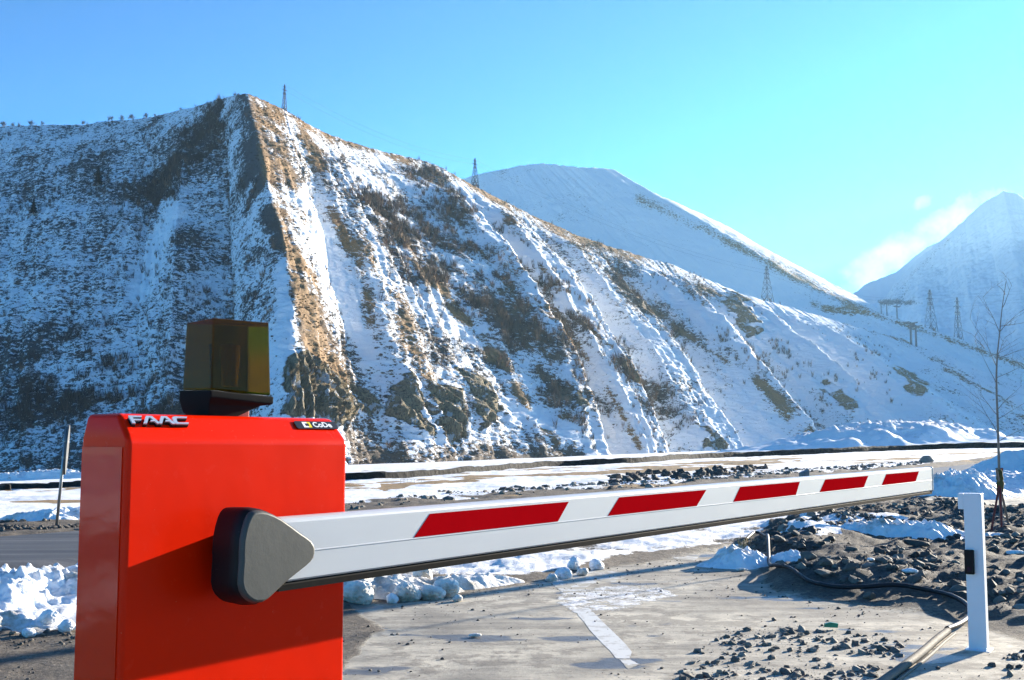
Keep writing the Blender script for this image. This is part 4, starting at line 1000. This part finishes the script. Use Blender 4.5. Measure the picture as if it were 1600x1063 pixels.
# small far things
def far_box(px, py0, py1, w, lab_, name, cat, Y=None, mat=None, slant=0.0):
    p = on_ground(px, py1) if Y is None else at(px, py1, Y); k = p.y/FPX; h = (py1-py0)*k
    root = empty(name, p, .5); tag(root, lab_, cat)
    b = bmesh.new(); bm_prism(b, [(-w/2*k, -.3*h), (w/2*k, -.3*h), (w/2*k, h), (-w/2*k, h*(1-slant))], -w*.3*k, w*.3*k); from_bm('housing', b, mat or steel, root, bevel=.02)
    b = bmesh.new(); bm_box(b, (-w*.25*k, -w*.33*k, h*.15), (w*.25*k, -w*.3*k-.002, h*.75)); from_bm('door', b, mat or steel, root)
gcab = simple('grey_sheet_metal', (.16, .17, .18), .5, .3, .1, 3)
far_box(1250, 680, 694, 11, 'small dark utility cabinet at the foot of the slope', 'utility_cabinet', 'cabinet', mat=gcab)
far_box(1257, 734, 752, 15, 'grey metal box with slanted top just behind the boom', 'utility_cabinet', 'cabinet', Y=30, mat=gcab, slant=.25)
p = on_ground(645, 758); k_ = p.y/FPX; root = empty('railing', p, math.radians(12)); tag(root, 'small thin metal railing in the snow field', 'railing')
for i in range(8):
    b = bmesh.new(); x = (-19+i*38/7)*k_; bm_strut(b, (x, 0, 0), (x, 0, 9*k_), .25*k_); from_bm('baluster', b, steel, root)
b = bmesh.new(); bm_strut(b, (-19*k_, 0, 9*k_), (19*k_, 0, 9*k_), .3*k_); from_bm('rail', b, steel, root)

# ------------------------------------------------------------------ pylons and lift towers
pyl = simple('dark_lattice_steel', (.10, .12, .15), .6, .3, .1, 3)
def pylon(base, h, wb, lab_, s, rz):
    root = empty('pylon', base, rz); tag(root, lab_, 'pylon', 'lattice pylons on the hills')
    b = bmesh.new(); lv = [0, .22, .42, .58, .72, .84, .93, 1.0]
    def wid(f): return wb*(1-f)**1.0*.5+wb*.055 if f < .62 else wb*.5*(.38)*(1-(f-.62)/.38)*.8+wb*.055
    for i in range(len(lv)-1):
        w0, w1, z0, z1 = wid(lv[i]), wid(lv[i+1]), lv[i]*h, lv[i+1]*h
        cs0 = [(-w0, -w0, z0), (w0, -w0, z0), (w0, w0, z0), (-w0, w0, z0)]; cs1 = [(-w1, -w1, z1), (w1, -w1, z1), (w1, w1, z1), (-w1, w1, z1)]
        for k in range(4):
            bm_strut(b, cs0[k], cs1[k], s); bm_strut(b, cs0[k], cs1[(k+1) % 4], s*.55); bm_strut(b, cs0[(k+1) % 4], cs1[k], s*.55); bm_strut(b, cs1[k], cs1[(k+1) % 4], s*.5)
    for v in b.verts:
        if v.co.z < .01: v.co.z = -h*.12
    from_bm('lattice_mast', b, pyl, root)
    for f, L_ in ((.68, .17), (.80, .22), (.91, .15)):
        b = bmesh.new(); L2 = L_*h*.5
        for sgn in (-1, 1):
            bm_strut(b, (0, -wid(f), f*h), (sgn*L2, 0, f*h), s*.7); bm_strut(b, (0, wid(f), f*h), (sgn*L2, 0, f*h), s*.7); bm_strut(b, (0, 0, f*h+.05*h), (sgn*L2, 0, f*h), s*.6)
            bm_strut(b, (sgn*L2, 0, f*h), (sgn*L2, 0, f*h-.035*h), s*.5)
        from_bm('crossarm', b, pyl, root)
    return root
TOPS = []
for (px, pyb, pyt, Y, lab_, wb, s, rz) in ((444, 176, 130, 742, 'pylon standing just right of the summit', 2.6, .2, .9), (742, 292, 246, 955, 'pylon on the ridge in the middle of the picture', 4.6, .25, .8),
      (1199, 476, 415, 1230, 'pylon in front of the far hillside', 10, .26, .6), (1455, 524, 452, 1560, 'tall pylon left of the two at the right', 13, .32, .5), (1498, 540, 464, 1540, 'pylon right of the tall one, above the young tree', 9, .32, .5)):
    bp = at(px, pyb, Y); h = (pyb-pyt)/FPX*Y; pylon(bp, h, wb, lab_, s, rz); TOPS.append(bp+Vector((0, 0, h*.8)))
def lift_tower(px, pyb, pyt, Y, lab_):
    bp = at(px, pyb, Y); h = (pyb-pyt)/FPX*Y; root = empty('lift_tower', bp, .5); tag(root, lab_, 'lift tower', 'chairlift towers')
    b = bmesh.new(); bm_tube(b, [(0, 0, -h*.2), (0, 0, h)], [h*.04, h*.03], 10); from_bm('column', b, pyl, root, smooth=True)
    b = bmesh.new(); bm_box(b, (-h*.21, -h*.02, h*.92), (h*.21, h*.02, h*.96)); from_bm('crossarm', b, pyl, root)
    for sgn in (-1, 1):
        b = bmesh.new(); bm_box(b, (sgn*h*.20-h*.02, -h*.13, h*.965), (sgn*h*.20+h*.02, h*.13, h*1.0)); from_bm('sheave_train', b, pyl, root)
lift_tower(1424, 548, 503, 1215, 'left of the two large lift towers above the bend'); lift_tower(1432, 550, 508, 1205, 'right of the two large lift towers above the bend')
lift_tower(1386, 494, 474, 1700, 'small distant lift tower, leftmost'); lift_tower(1402, 503, 478, 1650, 'small distant lift tower next to the leftmost')
lift_tower(1377, 490, 472, 1800, 'smallest lift tower at the pass')
wires = bmesh.new()
def sag(a, b_, s, rad_):
    pts = []
    for i in range(17):
        t = i/16; p = a.lerp(b_, t); p.z -= s*4*t*(1-t); pts.append(p)
    bm_tube(wires, pts, rad_, 4, False)
for dz in (0, 4):
    z = Vector((0, 0, dz)); sag(TOPS[0]+z, TOPS[1]+z, 9, .05); sag(TOPS[1]+z, TOPS[2]+z, 12, .05); sag(TOPS[2]+z, TOPS[3]+z, 14, .06); sag(TOPS[4]+z, TOPS[4]+Vector((700, -300, 60+dz)), 10, .06); sag(TOPS[3]+z, TOPS[3]+Vector((700, -200, 50+dz)), 10, .06)
o = from_bm('power_line', wires, pyl); tag(o, 'thin power lines strung between the pylons', 'power line')

# ------------------------------------------------------------------ scrub on the slopes (uncountable) and the few trees one can tell apart
def blades(centres, heights, nbl, spread, w, seed, updir=1.0):
    r = np.random.default_rng(seed); n = len(centres); N = n*nbl
    c = np.repeat(centres, nbl, 0); h = np.repeat(heights, nbl)
    a = r.uniform(0, 2*np.pi, N); rr = np.sqrt(r.random(N))*spread*h*.35
    base = c+np.stack([np.cos(a)*rr*.5, np.sin(a)*rr*.5, h*r.uniform(-.1, .35, N)], -1)
    a2 = a+r.normal(0, .5, N); ln = h*r.uniform(.35, .85, N)
    d = np.stack([np.cos(a2)*spread*.45, np.sin(a2)*spread*.45, np.full(N, updir)], -1); d /= np.linalg.norm(d, axis=1, keepdims=True)
    tip = base+d*ln[:, None]
    s = r.normal(size=(N, 3)); s -= (s*d).sum(1, keepdims=True)*d; s /= np.linalg.norm(s, axis=1, keepdims=True)
    ww = (w*h*r.uniform(.6, 1.4, N))[:, None]
    V = np.stack([base-s*ww, base+s*ww, tip], 1).reshape(-1, 3); F = np.arange(N*3).reshape(-1, 3)
    return V, F, np.repeat(np.repeat(r.random(n), nbl), 3)
scm = MT('bare_twigs'); tn = scm.attr('tone')
scm.out(scm.ramp(tn, [(0, (.028, .022, .026)), (.45, (.060, .042, .038)), (.8, (.12, .075, .055)), (1, (.22, .12, .065))]), .9)
r = np.random.default_rng(77)
area = np.ones_like(px1)
flat = P1.reshape(-1, 3); dist1 = flat[:, 1]
den = (np.clip(A1['brush'].ravel(), 0, 2)**1.2+.02+.05*(px1.ravel() < 390))*(A1['rock'].ravel() < .3)*(px1.ravel() > -80)*(px1.ravel() < 1620)*sstep(1500, 1150, px1.ravel())
den = np.clip(den, 0, None)*(.35+1.0*(fbm(flat[:, 0]/22, flat[:, 1]/22, flat[:, 2]/22, 3, 8) > -.1))
idx = r.choice(len(flat), 11000, p=den/den.sum())
hts_ = 1.2+4.2*r.random(len(idx))**1.7*(1+.6*np.clip(A1['brush'].ravel()[idx], 0, 1))
pxi = px1.ravel()[idx]
V, F, T = blades(flat[idx]+r.normal(0, .5, (len(idx), 3))*[1, 1, 0], hts_, 30, .95, .017, 5, 1.5)
T = T*np.repeat(np.where(pxi < 385, r.uniform(.15, 1.0, len(pxi)), 1.0), 90)
T = np.clip(T*1.15-.05, 0, 1)
o = mesh_np('scrub', V, F, scm.m, dict(tone=T), smooth=False); tag(o, 'leafless brown scrub spread over the snowy hillside', 'scrub', kind='stuff')
# talus stones and dark tufts on the hillside (small relief)
den2 = np.clip(A1['bare'].ravel()-.25, 0, 1)*(px1.ravel() > -60)*(px1.ravel() < 1500); idx = r.choice(len(flat), 16000, p=den2/den2.sum())
Vb, Fb = rockshape(1, 900, 6); VS, FS, TS = [], [], []
sz = r.uniform(.25, .95, len(idx)); rz = r.uniform(0, 6.3, len(idx))
c_, s_ = np.cos(rz)[:, None], np.sin(rz)[:, None]
X_ = Vb[None, :, 0]*1.5*sz[:, None]; Y_ = Vb[None, :, 1]*sz[:, None]; Z_ = Vb[None, :, 2]*.6*sz[:, None]
VV = np.stack([X_*c_-Y_*s_, X_*s_+Y_*c_, Z_], -1)+flat[idx][:, None]
FF = Fb[None]+(np.arange(len(idx))*len(Vb))[:, None, None]
GR = A1['grass'].ravel()[idx]
tuft = MT('tufts_and_stones'); tg = tuft.attr('tone'); tnz = tuft.noise(1.2, 4)
tuft.out(tuft.mix(tg, tuft.mix(tnz, (.04, .034, .032), (.11, .09, .075)), tuft.mix(tnz, (.14, .08, .03), (.36, .22, .09))), .9)
o = mesh_np('tufts_and_stones', VV.reshape(-1, 3), FF.reshape(-1, 3), tuft.m, dict(tone=np.repeat(GR, len(Vb))), smooth=False)
tag(o, 'stones and grass tufts poking out of the hillside snow', 'tufts', kind='stuff')
def surf_near(px, py):
    d = (px1-px)**2+(py1-py)**2; i = np.unravel_index(np.argmin(d), d.shape); return Vector(P1[i])
# two dark conifers
need = simple('conifer_needles', (.012, .02, .022), .9, 0, .4, 2)
def conifer(px, py, hpx, lab_, seed):
    p = surf_near(px, py); h = hpx/FPX*p.y; root = empty('conifer', p); tag(root, lab_, 'tree', 'dark conifers on the shaded slope')
    b = bmesh.new(); bm_tube(b, [(0, 0, -1), (0, 0, h*.9)], [h*.03, h*.008], 6); from_bm('trunk', b, bark, root)
    rr = np.random.default_rng(seed); N = 900; f = rr.random(N)**.8; z = h*(.08+.92*f); rad_ = h*.30*(1-f)**.8*(.75+.25*np.sin(f*38))
    a = rr.uniform(0, 6.3, N); bs = np.stack([np.cos(a)*rad_*.2, np.sin(a)*rad_*.2, z], -1); tp_ = np.stack([np.cos(a)*rad_, np.sin(a)*rad_, z-rad_*.35], -1)*np.array([1, 1, 1])
    sd = np.stack([-np.sin(a), np.cos(a), rr.uniform(-.3, .3, N)], -1)*h*.035
    V = np.stack([bs, tp_-sd, tp_+sd], 1).reshape(-1, 3); mesh_np('crown', V, np.arange(N*3).reshape(-1, 3), need, smooth=False, parent=root)
conifer(153, 290, 32, 'dark conifer on the upper left slope', 1); conifer(52, 334, 26, 'dark conifer lower on the left edge of the slope', 2)
# skyline trees
def sky_tree(px, hpx, lab_, seed):
    py = np.interp(px, [q[0] for q in M1], [q[1] for q in M1]); Y = np.interp(px, [q[0] for q in M1], [q[2] for q in M1]); p = at(px, py+2, Y); h = hpx/FPX*Y
    root = empty('bare_tree', p); tag(root, lab_, 'tree', 'bare trees on the left skyline')
    b = bmesh.new(); bm_tube(b, [(0, 0, -1), (.1*h*.2, 0, h*.8)], [h*.025, h*.008], 5); from_bm('trunk', b, bark, root)
    V, F, T = blades(np.random.default_rng(seed).normal(0, 1, (22, 3))*[h*.16, h*.16, h*.15]+[0, 0, h*.42], np.full(22, h*.42), 12, 1.0, .03, seed, 1.0); mesh_np('crown', V, F, scm.m, dict(tone=T*0+.2), smooth=False, parent=root)
for i, (px, hp_, lab_) in enumerate(((5, 13, 'skyline tree at the left edge of the picture'), (20, 9, 'second skyline tree from the left edge'), (48, 12, 'lone skyline tree between the left edge pair and the wider one'), (66, 9, 'small skyline tree beside the lone one'), (130, 9, 'low skyline shrub tree left of the dark clump'),
        (172, 12, 'skyline tree at the left of the dark clump'), (190, 11, 'skyline tree in the middle of the dark clump'), (205, 12, 'skyline tree at the right of the dark clump'), (228, 11, 'skyline tree just right of the dark clump'), (242, 7, 'short skyline tree before the ridge steepens'),
        (282, 7, 'lone small skyline tree on the steepening ridge'), (340, 6, 'tiny skyline tree below the summit'), (367, 8, 'skyline tree just left of the summit'), (372, 6, 'skyline tree at the summit itself'))):
    sky_tree(px, hp_, lab_, 50+i)

# unseen pole added off frame to cast the long shadow bar on the drive
A_ = on_ground(1130, 876)
sh = Vector((math.sin(SUN_AZ), math.cos(SUN_AZ), 0)); lp = A_+sh*9.5; lp.z = gz(lp.x, lp.y)
caster = empty('shadow_pole', lp); tag(caster, 'unseen grey pole added right of the picture to cast the long shadow', 'unseen pole')
b = bmesh.new(); bm_tube(b, [(0, 0, -.1), (0, 0, 4.2)], [.11, .09], 16); from_bm('pole', b, steel, caster, smooth=True)

# ------------------------------------------------------------------ haze
hz = bpy.data.materials.new('air'); hz.use_nodes = True; t = hz.node_tree; t.nodes.clear()
ou = t.nodes.new('ShaderNodeOutputMaterial'); pv = t.nodes.new('ShaderNodeVolumePrincipled')
pv.inputs['Color'].default_value = (.50, .80, 1, 1); pv.inputs['Density'].default_value = 5.2e-5; pv.inputs['Anisotropy'].default_value = .35
t.links.new(pv.outputs[0], ou.inputs['Volume'])
b = bmesh.new(); bm_box(b, (-9500, -9500, -75), (9500, 9500, 1350)); o = from_bm('haze', b, hz); tag(o, kind='stuff')
